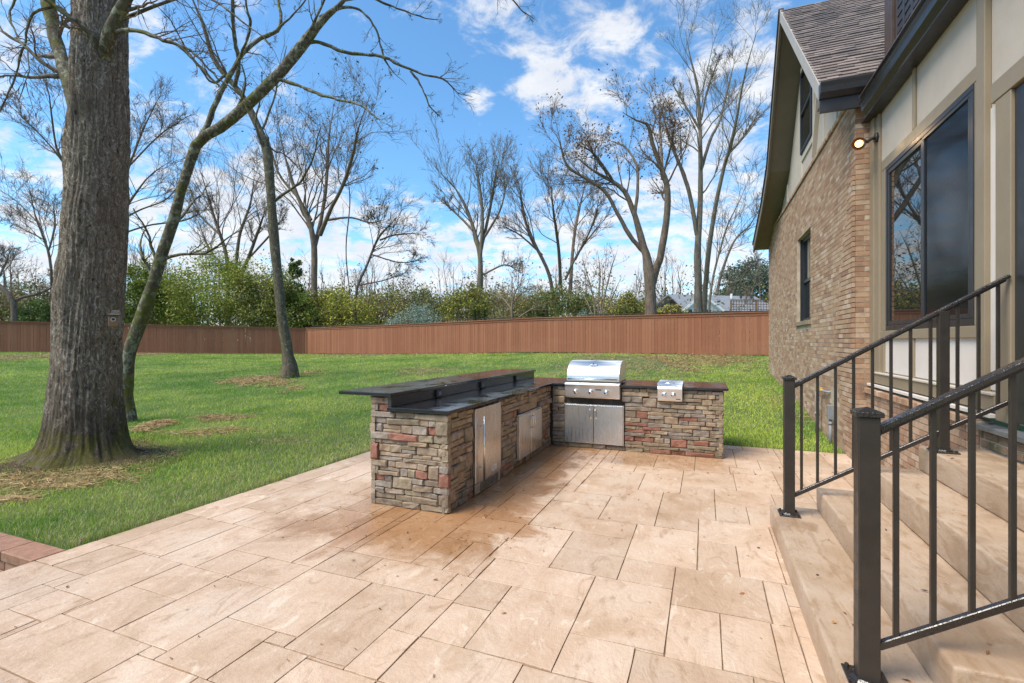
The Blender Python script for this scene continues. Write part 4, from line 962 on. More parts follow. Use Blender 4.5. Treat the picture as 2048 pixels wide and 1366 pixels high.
m = MB(); m.tube([hd + aim * .005, hd + aim * .028, hd + aim * .036], [.042, .042, .03], 24); m.build('bulb', 'bulb', lp, smooth_=True)
ld_ = bpy.data.lights.new('flood_light', 'SPOT'); ld_.energy = 4; ld_.color = (1, .68, .36); ld_.spot_size = R_(120); ld_.shadow_soft_size = .06
lo = bpy.data.objects.new('flood_light', ld_); link(lo, lp, tuple(hd + aim * .06)); lo.rotation_euler = (-aim).to_track_quat('Z', 'Y').to_euler()

# ------------------------------------------------------------------ railings
def railing(yy, label, xs_post, xs_bal, xend):
    rl_ = thing('stair_railing', (xs_post[0], yy, SZ[1]), label, 'railing')
    zt = lambda x_: 1.213 + .615 * (x_ - .66)
    zb = lambda x_: .325 + .614 * (x_ - .66)
    x_ = xs_post[0]; h = .038
    po = mbox(x_ - h, x_ + h, yy - h, yy + h, SZ[1], 1.262).build('post', 'railing', rl_, .004, 2)
    m = MB(); c = .048
    m.add([(x_ - c, yy - c, 1.2625), (x_ + c, yy - c, 1.2625), (x_ + c, yy + c, 1.2625), (x_ - c, yy + c, 1.2625), (x_ - c, yy - c, 1.283), (x_ + c, yy - c, 1.283), (x_ + c, yy + c, 1.283), (x_ - c, yy + c, 1.283), (x_, yy, 1.302)],
          [(3, 2, 1, 0), (0, 1, 5, 4), (1, 2, 6, 5), (2, 3, 7, 6), (3, 0, 4, 7), (4, 5, 8), (5, 6, 8), (6, 7, 8), (7, 4, 8)])
    m.build('cap', 'railing_wet', po, .002)
    def plate(x_, z_):
        bp = mbox(x_ - .075, x_ + .075, yy - .075, yy + .075, z_ + .001, z_ + .011).build('base_plate', 'railing_wet', rl_, .002)
        for i_, j_ in ((-1, -1), (1, -1), (1, 1), (-1, 1)):
            m = MB(); m.tube([(x_ + i_ * .057, yy + j_ * .057, z_ + .0105), (x_ + i_ * .057, yy + j_ * .057, z_ + .024)], .009, 6); m.build('bolt', 'railing', bp)
        m = MB(); m.tube([(x_, yy, z_ + .011), (x_, yy, z_ + .022)], [.062, .05], 8); m.build('weld', 'railing_wet', bp)
    plate(x_, SZ[1])
    for xp, zf in xs_post[1:]:
        mbox(xp - .03, xp + .03, yy - .03, yy + .03, zf, zt(xp) - .014).build('post', 'railing', rl_, .003); plate(xp, zf)
    MB().beam((.66, yy, zt(.66)), (xend, yy, zt(xend)), .05, .026, (0, 0, 1)).build('handrail', 'railing_wet', rl_, .005, 2)
    MB().beam((.66, yy, zt(.66) - .019), (xend - .02, yy, zt(xend - .02) - .019), .03, .012, (0, 0, 1)).build('rail_channel', 'railing', rl_)
    MB().beam((.658, yy, zb(.658)), (xend - .005, yy, zb(xend - .005)), .027, .030, (0, 0, 1)).build('bottom_rail', 'railing_wet', rl_, .003)
    for xb in xs_bal:
        mbox(xb - .0095, xb + .0095, yy - .0095, yy + .0095, zb(xb) + .012, zt(xb) - .024).build('baluster', 'railing', rl_, .002)
FY = 4.47
def xr(px):
    l = (px - 1024) / FPX; return FY * (-SY + l * CY) / (CY + l * SY)
railing(FY, 'dark bronze stair railing ending against the door casing, with brick wall behind', [xr(1578), (xr(1886), SZ[4])], [xr(p_) for p_ in (1603, 1635, 1671, 1707, 1745, 1782, 1821, 1861, 1915, 1957, 1996)], 1.992)
railing(2.395, 'dark bronze stair railing with rain-wet cap, on the side away from the brick wall', [.62, (1.62, SZ[4])], [.718, .838, .958, 1.078, 1.198, 1.318, 1.438, 1.54, 1.70, 1.82], 1.94)

# ------------------------------------------------------------------ fences
def fence(name, A, B, zs, label, label2=None):
    """zs: list of (t, ground z) along the run"""
    A = np.array(A, float); B = np.array(B, float); L_ = np.linalg.norm(B - A); d = (B - A) / L_; n = np.array([d[1], -d[0]])
    if n @ (-A) < 0: n = -n           # towards the camera
    root = thing(name, (*((A + B) / 2), .7), label, 'fence')
    gz = lambda t: float(np.interp(t, [q_[0] for q_ in zs], [q_[1] for q_ in zs]))
    W_ = .146; nb_ = int(L_ / W_); me = None
    for i in range(nb_):
        t = (i + .5) * W_ / L_; c = A + d * ((i + .5) * W_); g_ = gz(t); h = 1.83
        if me is None:
            me = np_mesh('fence_board', np.array(mbox(-.0685, .0685, -.009, .009, 0, 1).v), mbox(0, 1, 0, 1, 0, 1).f, 'fence_paint')
        o_ = bpy.data.objects.new('fence_board', me); link(o_, root, (c[0] + n[0] * random.uniform(0, .006), c[1] + n[1] * random.uniform(0, .006), g_ + .03 + random.uniform(-.02, .02)))
        o_.scale = (1, 1, h - .10); o_.rotation_euler = (0, random.uniform(-.004, .004), math.atan2(d[1], d[0]))
    ns = 8
    for i in range(ns):
        t0, t1 = i / ns, (i + 1) / ns; a = A + d * L_ * t0; b_ = A + d * L_ * t1
        za, zb_ = gz(t0) + 1.78, gz(t1) + 1.78
        MB().beam((a[0] + n[0] * .024, a[1] + n[1] * .024, za - .04), (b_[0] + n[0] * .024, b_[1] + n[1] * .024, zb_ - .04), .022, .11).build('fascia_board', 'fence_paint', root)
        MB().beam((a[0], a[1], za + .037), (b_[0], b_[1], zb_ + .037), .15, .036).build('cap_rail', 'fence_paint', root)
        MB().beam((a[0] - n[0] * .04, a[1] - n[1] * .04, gz(t0) + .4), (b_[0] - n[0] * .04, b_[1] - n[1] * .04, gz(t1) + .4), .04, .09).build('back_rail', 'fence_paint', root)
        mbox(a[0] - n[0] * .1 - .05, a[0] - n[0] * .1 + .05, a[1] - n[1] * .1 - .05, a[1] - n[1] * .1 + .05, gz(t0) - .2, za).build('post', 'fence_paint', root)
    return root
F0, F1, F2 = (3.2, 22.52), (-26.0, 26.2), (-41.5, 11.2)
fence('board_fence', F0, F1, [(0, .975), (.03, .97), (.38, .99), (.70, .79), (1, .69)], 'reddish brown board fence running from the brick house to the corner behind the slim tree')
fence('board_fence', F1, F2, [(0, .69), (.4, .80), (.75, .93), (1, 1.05)], 'reddish brown board fence behind the big trunk, meeting the other fence at the corner')
MB().box(F1[0] - .06, F1[0] + .06, F1[1] - .06, F1[1] + .06, .5, 2.55).build('fence_post', 'fence_paint', bpy.data.objects['board_fence'])
# ------------------------------------------------------------------ trees
def catmull(pts, n):
    p = np.asarray(pts, float); k = len(p)
    if k < 3:
        t = np.linspace(0, k - 1, n); return np.stack([np.interp(t, range(k), p[:, c]) for c in range(p.shape[1])], 1)
    e = np.vstack([2 * p[0] - p[1], p, 2 * p[-1] - p[-2]])
    t = np.linspace(0, k - 1 - 1e-6, n); i = t.astype(int); f = (t - i)[:, None]
    a, b_, c, d = e[i], e[i + 1], e[i + 2], e[i + 3]
    return .5 * (2 * b_ + (c - a) * f + (2 * a - 5 * b_ + 4 * c - d) * f ** 2 + (3 * b_ - a - 3 * c + d) * f ** 3)
def grow(P, R, n, t0, t1, lr, ang, up, k, jit, rr, rmin, r, lmax=9e9):
    N, kp, _ = P.shape
    seg = np.linalg.norm(np.diff(P, axis=1), axis=2); L_ = seg.sum(1)
    t = r.uniform(t0, t1, (N, n)); f = t * (kp - 1); i = np.minimum(f.astype(int), kp - 2); fr = (f - i)[..., None]
    ar = np.arange(N)[:, None]
    st = P[ar, i] * (1 - fr) + P[ar, i + 1] * fr
    tg = P[ar, i + 1] - P[ar, i]; tg /= np.linalg.norm(tg, axis=2, keepdims=True) + 1e-9
    rad = R[ar, i] * (1 - fr[..., 0]) + R[ar, i + 1] * fr[..., 0]
    pr = r.normal(size=tg.shape); pr -= (pr * tg).sum(2, keepdims=True) * tg; pr /= np.linalg.norm(pr, axis=2, keepdims=True) + 1e-9
    a = np.radians(r.uniform(ang[0], ang[1], (N, n)))[..., None]
    d = tg * np.cos(a) + pr * np.sin(a); d[..., 2] += up; d /= np.linalg.norm(d, axis=2, keepdims=True)
    ln = np.minimum(L_[:, None] * lr * r.uniform(.55, 1.25, (N, n)) * (1.15 - .6 * t), lmax)
    st = st.reshape(-1, 3); d = d.reshape(-1, 3); ln = ln.ravel(); rad = np.maximum(rad.ravel() * rr, rmin)
    M = len(st); out_ = np.empty((M, k, 3)); out_[:, 0] = st; cur = d.copy()
    for q_ in range(1, k):
        cur = cur + r.normal(size=cur.shape) * jit; cur[:, 2] += up * .18; cur /= np.linalg.norm(cur, axis=1, keepdims=True)
        out_[:, q_] = out_[:, q_ - 1] + cur * (ln / (k - 1))[:, None]
    RR = rad[:, None] * np.linspace(1, .25, k)[None]; RR = np.maximum(RR, rmin * .7)
    return out_, RR
def leaf_quads(c, size, r, cols, flat=.0):
    N = len(c); a = r.normal(size=(N, 3)); a /= np.linalg.norm(a, axis=1, keepdims=True)
    b_ = r.normal(size=(N, 3)); b_ -= (b_ * a).sum(1, keepdims=True) * a; b_ /= np.linalg.norm(b_, axis=1, keepdims=True)
    s_ = (size * r.uniform(.6, 1.3, N))[:, None]
    v_ = np.stack([c - a * s_, c + b_ * s_ * .5, c + a * s_, c - b_ * s_ * .5], 1).reshape(-1, 3)
    f_ = np.arange(4 * N).reshape(N, 4)
    cc = np.asarray(cols)[r.integers(0, len(cols), N)] * r.uniform(.8, 1.2, (N, 1)); return v_, f_, np.repeat(cc, 4, axis=0)
def to_world(pl, D, drift):
    """pl: (px, py, width px) -> world points and radii; drift is the change of distance along the limb"""
    pl = np.asarray(pl, float); n = len(pl)
    Ds = D + np.asarray(drift) * np.linspace(0, 1, n) if not hasattr(D, '__len__') else np.asarray(D, float)
    pts = np.array([V(p_[0], p_[1], d_) for p_, d_ in zip(pl, Ds)]); rad = pl[:, 2] / 2 * Ds / FPX * np.cos(np.arctan((pl[:, 0] - 1024) / FPX))
    return np.concatenate([pts, rad[:, None]], 1)
def bare_tree(name, label, D, limbs, mat, seed, n=(9, 6, 5), lr=(.42, .55, .6), rmin=.006, up=.25, ground=True, leaves=None, group=None, sides=9, K=18, lw=.8):
    r = np.random.default_rng(seed); W_ = []; L1 = []
    for i, pl in enumerate(limbs):
        a = to_world(pl, D, 0 if i == 0 else r.uniform(-1, 1) * .55 * (np.hypot(pl[0][0] - pl[-1][0], pl[0][1] - pl[-1][1])) * D / FPX)
        if i == 0 and ground:
            g_ = tz(a[0, 0], a[0, 1]) - .25
            if a[0, 2] > g_ + .3: a = np.vstack([[a[0, 0], a[0, 1], g_, a[0, 3] * 1.25], a])
            else: a[0, 2] = g_
        a[:, 3] *= lw; W_.append(catmull(a, K))
    W_ = np.array(W_); P = W_[:, :, :3].copy(); R = np.maximum(W_[:, :, 3], rmin)
    wob = np.cumsum(r.normal(size=P.shape), axis=1) * R[:, :, None] * .05; wob[:, 0] = 0; P += wob
    base = tuple(P[0, 0]); root = thing(name, (base[0], base[1], tz(base[0], base[1])), label, 'tree', group)
    R[:, -5:] *= np.array([.85, .7, .55, .42, .3]); R = np.maximum(R, rmin)
    v_, f_ = batch_tubes(P, R, sides)
    v_ += (vnoise(v_ * 9) - .5)[:, None] * .03 * min(1, R.max() / .15)
    np_obj('trunk', v_, f_, mat, root, True)
    parts = []; tips = []
    t0 = np.where(np.arange(len(P)) == 0, .45, .25)
    A, RA = grow(P, R, n[0], .38, 1.0, lr[0], (22, 58), up, 9, .15, .36, rmin * 1.4, r); parts.append(batch_tubes(A, RA, 5))
    B, RB = grow(A, RA, n[1], .2, 1.0, lr[1], (20, 55), up, 6, .17, .5, rmin * 1.1, r); parts.append(batch_tubes(B, RB, 4))
    tips.append(B[:, -1])
    if n[2]:
        C_, RC = grow(B, RB, n[2], .2, 1.0, lr[2], (20, 60), up * .7, 3, .16, .6, rmin * .8, r); parts.append(batch_tubes(C_, RC, 3)); tips += [C_[:, -1], C_[:, 2]]
    v_, f_ = merge(parts); cr = np_obj('crown', v_, f_, mat, root, True); cr['kind'] = 'stuff'
    if leaves:
        nl, sz, cols, top_only = leaves
        tp = np.concatenate(tips); c = tp[r.integers(0, len(tp), nl)] + r.normal(size=(nl, 3)) * (sz * 1.5 + .18)
        lv, lf, lc = leaf_quads(c, sz, r, cols); o_ = np_obj('leaves', lv, lf, 'leaf', root, cols=lc); o_['kind'] = 'stuff'
    return root
DRY = np.array([(.22, .11, .05), (.16, .085, .04), (.26, .15, .065)])

# the big oak in front: swept trunk with flaring roots and ridged bark
OD = 6.5
prof = [(1010, 40, 285), (960, 62, 272), (930, 74, 266), (900, 83, 262), (850, 91, 254), (780, 98, 247), (700, 105, 246), (600, 112, 250), (500, 120, 255), (400, 128, 260), (300, 134, 262), (200, 142, 260), (100, 145, 258), (0, 144, 257), (-150, 140, 250), (-320, 138, 240)]
pr_ = np.array([[*(V((l + r) / 2, py, OD)), (r - l) / 2 * OD / FPX * .735] for py, l, r in prof])
NZ, NA = 360, 230
zz = np.linspace(-.25, pr_[-1, 2], NZ) ; zz = -.25 + (zz + .25) ** 1.0
order = np.argsort(pr_[:, 2]); cx = np.interp(zz, pr_[order, 2], pr_[order, 0]); cy = np.interp(zz, pr_[order, 2], pr_[order, 1]); cr_ = np.interp(zz, pr_[order, 2], pr_[order, 3])
def sm(a, w_=9): k = np.ones(w_) / w_; return np.convolve(np.pad(a, w_ // 2, mode='edge'), k, 'valid')
cx, cy, cr_ = sm(cx), sm(cy), sm(cr_)
th = np.arange(NA) * 2 * np.pi / NA
ZG, TG = np.meshgrid(zz, th, indexing='ij'); RG = np.repeat(cr_[:, None], NA, 1)
lob = np.zeros_like(TG)
for a0, wd, am in ((R_(200), .36, 1.2), (R_(-62), .38, .55), (R_(-118), .5, .45), (R_(20), .4, .6), (R_(110), .5, .5), (R_(-20), .3, .35)):
    dd = np.angle(np.exp(1j * (TG - a0))); lob += am * np.exp(-(dd / wd) ** 2)
fl = np.exp(-np.maximum(ZG, -.1) / .15); fl2 = np.exp(-np.maximum(ZG, 0) / .5)
RG = RG * (1 + fl2 * .07 + fl * lob * 1.0) * (1 + .05 * (vnoise(np.stack([np.cos(TG) * 1.6, np.sin(TG) * 1.6, ZG * .7], -1)) - .5) * 2)
for (zk, tk, am, wd) in ((4.85, -1.3, .05, .35), (3.2, -.9, .06, .4), (5.3, -1.25, .07, .3), (2.2, -2.0, .03, .4), (4.2, -2.2, .04, .35)):
    RG += am * np.exp(-((ZG - zk) / wd) ** 2 - (np.angle(np.exp(1j * (TG - tk))) / .45) ** 2)
tw = TG + ZG * .05
q3 = lambda k_, m_: np.stack([np.cos(tw) * k_, np.sin(tw) * k_, ZG * m_], -1)
wp2 = (vnoise(q3(3, 2.2)) - .5) * 1.1
n_a = vnoise(q3(11, 1.5) + wp2[..., None]); n_b = vnoise(q3(24, 3.2) + 7.3 + wp2[..., None] * 1.5); n_c = vnoise(q3(52, 9) + 3.1)
rid = (1 - np.abs(2 * n_a - 1)) * .6 + (1 - np.abs(2 * n_b - 1)) * .5 + n_c * .25
RG += (rid - .75) * .046
vx = cx[:, None] + np.cos(TG) * RG; vy = cy[:, None] + np.sin(TG) * RG
ii = np.arange(NZ * NA).reshape(NZ, NA); nx2 = np.roll(ii, -1, 1); q = np.stack([ii[:-1], nx2[:-1], nx2[1:], ii[1:]], -1).reshape(-1, 4)
oak_c = V(165, 925, OD)
oak = thing('oak_tree', (oak_c[0], oak_c[1], 0), 'massive mossy oak trunk with birdhouse, standing on straw near the patio', 'tree')
np_obj('trunk', np.stack([vx, vy, ZG], -1).reshape(-1, 3), q, 'bark_oak', oak, True)
OL = [([(205, 128, 26), (192, 88, 15), (161, 48, 13), (124, 22, 12), (95, 0, 11), (55, -50, 9), (10, -120, 6)], [6.42, 6.22, 6.1, 6.0, 5.95, 5.9, 5.9]), ([(207, 140, 40), (216, 80, 32), (238, 28, 27), (255, -5, 25), (290, -80, 20), (330, -200, 12)], [6.44, 6.24, 6.15, 6.1, 6.1, 6.1]),
      ([(226, 66, 12), (264, 60, 10), (300, 70, 9), (330, 82, 8), (351, 88, 8), (377, 110, 7), (403, 135, 6), (436, 172, 4)], [6.2, 6.1, 6.0, 5.95, 5.9, 5.9, 5.85, 5.8]), ([(158, 235, 36), (140, 170, 34), (130, 135, 33), (113, 84, 31), (99, 22, 30), (88, -30, 28), (60, -160, 20)], [6.6, 6.8, 6.95, 7.1, 7.2, 7.3, 7.5]),
      ([(110, 12, 8), (66, 29, 7), (48, 92, 6), (26, 165, 5), (0, 225, 3)], [6.0, 5.9, 5.8, 5.8, 5.75]), ([(240, 40, 10), (330, 5, 7), (400, -10, 6), (470, 30, 4), (540, 90, 2.5)], [6.3, 6.1, 6.0, 5.9, 5.9]), ([(345, 86, 5), (388, 106, 5), (430, 150, 4), (500, 205, 2.5)], [5.9, 5.9, 5.9, 5.9]), ([(40, -20, 6), (20, 40, 5), (60, 120, 3.5), (40, 200, 2)], [5.9, 5.7, 5.5, 5.4])]
r = np.random.default_rng(5)
W_ = np.array([catmull(to_world(pl, d_, 0), 18) for i, (pl, d_) in enumerate(OL)]); P, R = W_[:, :, :3], W_[:, :, 3]
v_, f_ = batch_tubes(P, R, 12); v_ += (vnoise(v_ * 14) - .5)[:, None] * .03; np_obj('limb', v_, f_, 'bark_lichen', oak, True)
A, RA = grow(P, R, 9, .25, 1, .33, (25, 70), .05, 8, .2, .4, .004, r, 1.6); B, RB = grow(A, RA, 6, .2, 1, .5, (25, 65), .05, 6, .22, .55, .0026, r); C_, RC = grow(B, RB, 3, .2, 1, .5, (25, 65), .03, 4, .22, .6, .002, r)
v_, f_ = merge([batch_tubes(A, RA, 6), batch_tubes(B, RB, 4), batch_tubes(C_, RC, 3)]); o_ = np_obj('crown', v_, f_, 'bark_brown', oak, True); o_['kind'] = 'stuff'
lv, lf, lc = leaf_quads(B[r.integers(0, len(B), 60), -1], .022, r, DRY); o_ = np_obj('leaves', lv, lf, 'leaf', oak, cols=lc); o_['kind'] = 'stuff'

# birdhouse on the oak
bc = V(229, 641, 5.98); bh = thing('birdhouse', tuple(bc - [0, 0, .09]), 'small weathered wooden birdhouse fixed to the big trunk', 'birdhouse')
yw = R_(50)
def rotbox(name, mat, x0, x1, y0, y1, z0, z1, parent, bev=.002, tilt=0):
    m = mbox(x0, x1, y0, y1, z0, z1); c, s_ = math.cos(yw), math.sin(yw); o2 = []
    for x_, y_, z_ in m.v: x_, y_, z_ = x_ * .8, y_ * .8, z_ * .85; z_ += tilt * (y_ + .05); o2.append((bc[0] + c * x_ - s_ * y_, bc[1] + s_ * x_ + c * y_, bc[2] + z_))
    m.v = o2; return m.build(name, mat, parent, bev)
rotbox('body', 'old_wood', -.062, .062, -.062, .075, -.09, .065, bh); rotbox('front_board', 'cedar', -.058, .058, -.074, -.0625, -.088, .055, bh); rotbox('roof', 'dark_wood', -.075, .075, -.098, .10, .072, .086, bh, .002, .14); rotbox('back_board', 'old_wood', -.05, .05, .0755, .095, -.12, .15, bh)
fx = Vector((math.sin(yw), -math.cos(yw), 0)); hc = Vector(bc) + fx * .0596 + Vector((0, 0, .012))
m = MB(); m.tube([hc, hc + fx * .004], .026, 20); rg = m.build('entrance_ring', 'trim_light', bh); m = MB(); m.tube([hc + fx * .0035, hc + fx * .0048], .017, 20); m.build('entrance_hole', 'black', rg)

lean = [[(258, 872, 62), (257, 845, 46), (253, 800, 38), (252, 764, 36), (256, 720, 36), (264, 685, 38), (284, 633, 41), (303, 576, 36), (320, 518, 35), (340, 460, 33), (366, 366, 30), (394, 286, 30), (439, 256, 31), (487, 216, 32), (549, 157, 29), (600, 95, 29), (640, 44, 26), (681, 7, 22), (740, -60, 16)],
        [(396, 290, 24), (414, 252, 17), (432, 205, 16), (458, 154, 13), (483, 110, 12), (520, 77, 11), (560, 55, 10), (558, 0, 8), (560, -60, 5)],
        [(600, 95, 14), (620, 85, 11), (645, 86, 10), (690, 105, 9), (735, 110, 8), (765, 113, 8), (800, 130, 7), (850, 150, 6), (890, 160, 5), (915, 185, 4), (945, 195, 3)],
        [(822, 142, 5), (838, 165, 5), (848, 188, 4), (858, 212, 4), (872, 226, 3), (883, 236, 2)],
        [(556, 158, 12), (600, 172, 9), (640, 188, 8), (680, 200, 7), (720, 210, 6), (745, 228, 5), (765, 246, 3)],
        [(640, 35, 10), (690, 15, 8), (730, 28, 6), (750, 60, 6), (765, 100, 5), (775, 130, 4), (812, 170, 2.5)],
        [(690, 0, 8), (740, -5, 6), (790, 15, 5), (850, 36, 3), (885, 40, 2)],
        [(561, 52, 7), (585, 30, 5), (610, 0, 4), (630, -40, 3)],
        [(470, 135, 8), (500, 60, 7), (490, 0, 6), (480, -60, 4)],
        [(735, -55, 10), (860, -95, 8), (960, -70, 6), (1020, -5, 4), (1045, 22, 3), (1075, 42, 2)]]
lean = [[(a, b_, w_ * (.80 if b_ > 700 else .74)) for a, b_, w_ in l] for l in lean]
bare_tree('leaning_tree', 'lichen covered tree leaning behind the massive oak trunk', 9.3, lean, 'bark_lichen', 21, (8, 6, 4), (.20, .5, .5), .003, .12, K=34, sides=14, lw=1)
slim = [[(577, 762, 62), (577, 745, 44), (575, 715, 33), (572, 690, 30), (563, 640, 28), (556, 560, 27), (548, 480, 28), (540, 400, 27), (533, 320, 27), (524, 280, 24), (506, 238, 20), (486, 195, 18), (458, 160, 16), (440, 140, 15), (421, 108, 14), (403, 44, 12), (384, 0, 11), (360, -60, 8)],
        [(531, 300, 10), (535, 285, 9), (536, 272, 7)], [(470, 172, 12), (478, 130, 12), (470, 80, 11), (465, 20, 11), (470, -40, 9)],
        [(450, 150, 9), (425, 165, 7), (395, 130, 6), (370, 95, 5), (340, 40, 4), (300, 0, 3)], [(520, 270, 6), (545, 300, 5), (570, 310, 4), (610, 350, 3)]]
slim = [[(a, b_, w_ * (.9 if b_ > 730 else .74)) for a, b_, w_ in l] for l in slim]
bare_tree('slim_tree', 'slim mossy tree standing alone on the lawn in front of the fence', 17.0, slim, 'bark_slim', 22, (8, 6, 4), (.22, .5, .5), .0045, .2, K=34, sides=12, lw=1)

GB = 'bare trees beyond the fence'
bare_tree('bare_tree', 'dark forked bare tree hung with ivy behind the fence corner', 38, [[(627, 650, 17), (627, 560, 16), (628, 500, 16), (622, 455, 14), (612, 430, 12), (590, 380, 9), (575, 330, 8), (562, 280, 6), (552, 210, 4)], [(630, 490, 13), (640, 450, 10), (650, 390, 9), (655, 330, 8), (658, 270, 6), (670, 200, 4)], [(640, 470, 12), (660, 420, 10), (685, 370, 9), (705, 310, 8), (715, 260, 6), (740, 190, 4)], [(622, 440, 8), (600, 400, 7), (560, 350, 6), (540, 290, 5), (520, 230, 3)], [(655, 440, 7), (700, 435, 5), (740, 445, 4), (770, 440, 3)]], 'bark_brown', 31, (13, 8, 7), (.42, .55, .6), .011, .28, group=GB, leaves=(500, .10, [(.03, .05, .015), (.05, .07, .02)], 0))
bare_tree('bare_tree', 'thin leaning tree hung with straggly vines, above the grey-green shrub', 40, [[(712, 590, 7), (735, 530, 6), (755, 480, 6), (775, 455, 5), (800, 430, 3)], [(760, 480, 5), (790, 470, 4), (850, 465, 3)], [(745, 510, 4), (800, 525, 3), (845, 520, 2)], [(720, 570, 4), (770, 560, 3), (810, 545, 2)], [(700, 590, 3), (692, 500, 3), (700, 400, 3), (690, 330, 2)]], 'bark_brown', 32, (13, 8, 7), (.45, .55, .6), .010, .08, group=GB)
bare_tree('bare_tree', 'fan-shaped bare tree with small clumps in its top twigs', 42, [[(958, 585, 15), (960, 540, 13), (958, 500, 12), (945, 450, 9), (925, 400, 7), (905, 370, 5), (880, 345, 3)], [(960, 520, 10), (965, 440, 8), (960, 380, 6), (950, 320, 3)], [(962, 500, 9), (980, 420, 7), (990, 360, 5), (1000, 310, 3)], [(945, 460, 6), (915, 430, 5), (880, 400, 3)], [(965, 480, 7), (1000, 420, 5), (1015, 360, 3)], [(965, 550, 5), (1010, 530, 4), (1040, 545, 3)]], 'bark_grey', 33, (13, 8, 7), (.42, .55, .6), .011, .32, group=GB, leaves=(260, .10, DRY * .7, 0))
bare_tree('bare_tree', 'clump of dark bare stems rising behind the olive shrubs', 45, [[(1105, 590, 10), (1095, 540, 9), (1070, 490, 8), (1050, 440, 7), (1040, 380, 4), (1030, 340, 3)], [(1122, 590, 9), (1118, 500, 8), (1108, 430, 6), (1100, 350, 3)], [(1140, 590, 10), (1145, 500, 8), (1155, 430, 7), (1170, 370, 4)], [(1150, 520, 6), (1185, 450, 5), (1200, 390, 3)], [(1085, 510, 5), (1040, 470, 4), (1000, 450, 3)], [(1130, 560, 7), (1160, 500, 5), (1215, 430, 3)]], 'bark_brown', 34, (13, 8, 7), (.45, .55, .6), .012, .25, group=GB)
bare_tree('bare_tree', 'spreading tree with brown leaves still clinging and a double trunk', 25, [[(1301, 625, 30), (1300, 580, 28), (1299, 545, 29), (1292, 510, 20), (1280, 470, 17), (1266, 422, 14), (1250, 385, 12), (1228, 365, 10), (1200, 350, 8), (1171, 330, 6), (1150, 310, 4)], [(1304, 565, 24), (1313, 530, 20), (1320, 506, 19), (1331, 438, 17), (1333, 380, 16), (1323, 343, 13), (1304, 289, 10), (1295, 251, 8), (1270, 240, 6), (1245, 225, 4)], [(1288, 505, 12), (1262, 475, 11), (1236, 430, 10), (1209, 384, 9), (1171, 358, 7), (1133, 331, 6), (1118, 282, 4), (1100, 255, 3)], [(1270, 425, 9), (1275, 380, 8), (1272, 330, 6), (1250, 295, 5), (1215, 280, 3)], [(1325, 345, 9), (1322, 290, 7), (1320, 240, 5), (1330, 200, 3)], [(1323, 360, 7), (1340, 300, 5), (1350, 250, 3)], [(1230, 366, 6), (1190, 310, 5), (1160, 290, 3)]], 'bark_brown', 35, (13, 8, 7), (.30, .55, .6), .007, .15, group=GB, leaves=(1900, .07, DRY, 1), K=26)
bare_tree('bare_tree', 'tall upright bare tree next to the house gable', 27, [[(1396, 625, 22), (1397, 560, 20), (1396, 500, 18), (1400, 420, 14), (1402, 350, 12), (1402, 290, 11), (1400, 230, 9), (1395, 170, 7), (1380, 110, 5), (1370, 60, 3)], [(1408, 625, 14), (1412, 560, 13), (1418, 500, 13), (1432, 410, 11), (1450, 330, 10), (1462, 290, 9), (1475, 230, 7), (1485, 170, 5), (1500, 110, 4), (1515, 60, 3)], [(1394, 470, 12), (1382, 400, 11), (1368, 350, 10), (1350, 305, 8), (1335, 260, 6), (1320, 200, 4)], [(1402, 340, 9), (1420, 280, 8), (1440, 240, 6), (1455, 180, 5), (1470, 120, 3)], [(1402, 240, 6), (1415, 180, 5), (1440, 110, 3)], [(1455, 310, 7), (1490, 270, 6), (1520, 220, 4)], [(1400, 260, 6), (1370, 210, 5), (1340, 160, 3)]], 'bark_grey', 36, (13, 8, 7), (.26, .55, .6), .007, .30, group=GB, K=26)
bare_tree('bare_tree', 'low crooked bare tree between the tall tree and the evergreen', 30, [[(1418, 625, 6), (1425, 560, 6), (1440, 500, 5), (1455, 450, 4), (1480, 400, 3), (1500, 350, 2)], [(1433, 590, 8), (1445, 540, 7), (1470, 480, 5), (1500, 450, 4), (1530, 400, 3)], [(1440, 570, 5), (1480, 560, 4), (1510, 520, 3)]], 'bark_grey', 37, (13, 8, 7), (.4, .55, .6), .008, .12, group=GB)
bare_tree('bare_tree', 'many-stemmed bare tree above the round green shrub', 46, [[(455, 545, 12), (450, 500, 10), (430, 440, 8), (415, 390, 6), (400, 340, 4)], [(470, 545, 10), (480, 470, 8), (500, 410, 6), (510, 350, 4)], [(485, 545, 10), (510, 480, 8), (530, 420, 6)], [(440, 470, 6), (400, 430, 5), (380, 400, 3)], [(495, 520, 6), (540, 470, 5), (570, 430, 3)], [(445, 530, 7), (420, 500, 6), (395, 440, 4)]], 'bark_brown', 38, (13, 8, 7), (.5, .55, .6), .012, .25, group=GB)
bare_tree('bare_tree', 'bare tree whose twigs fan out from behind the massive oak trunk', 17, [[(195, 640, 20), (195, 520, 17), (205, 470, 14), (240, 430, 9), (265, 395, 7), (300, 350, 6), (345, 320, 4)], [(215, 440, 8), (245, 370, 7), (270, 300, 6), (290, 250, 5), (330, 170, 3)], [(225, 450, 7), (280, 420, 5), (330, 400, 4), (360, 370, 3)], [(190, 500, 9), (165, 420, 8), (138, 340, 7), (112, 290, 6), (100, 200, 5), (85, 120, 3)], [(140, 345, 6), (100, 290, 5), (60, 250, 4), (15, 205, 3)], [(260, 330, 5), (320, 270, 4), (380, 230, 2.5)], [(235, 470, 6), (300, 450, 5), (370, 440, 4), (420, 415, 3)]], 'bark_brown', 39, (13, 8, 7), (.36, .55, .6), .0052, .22, group=GB)
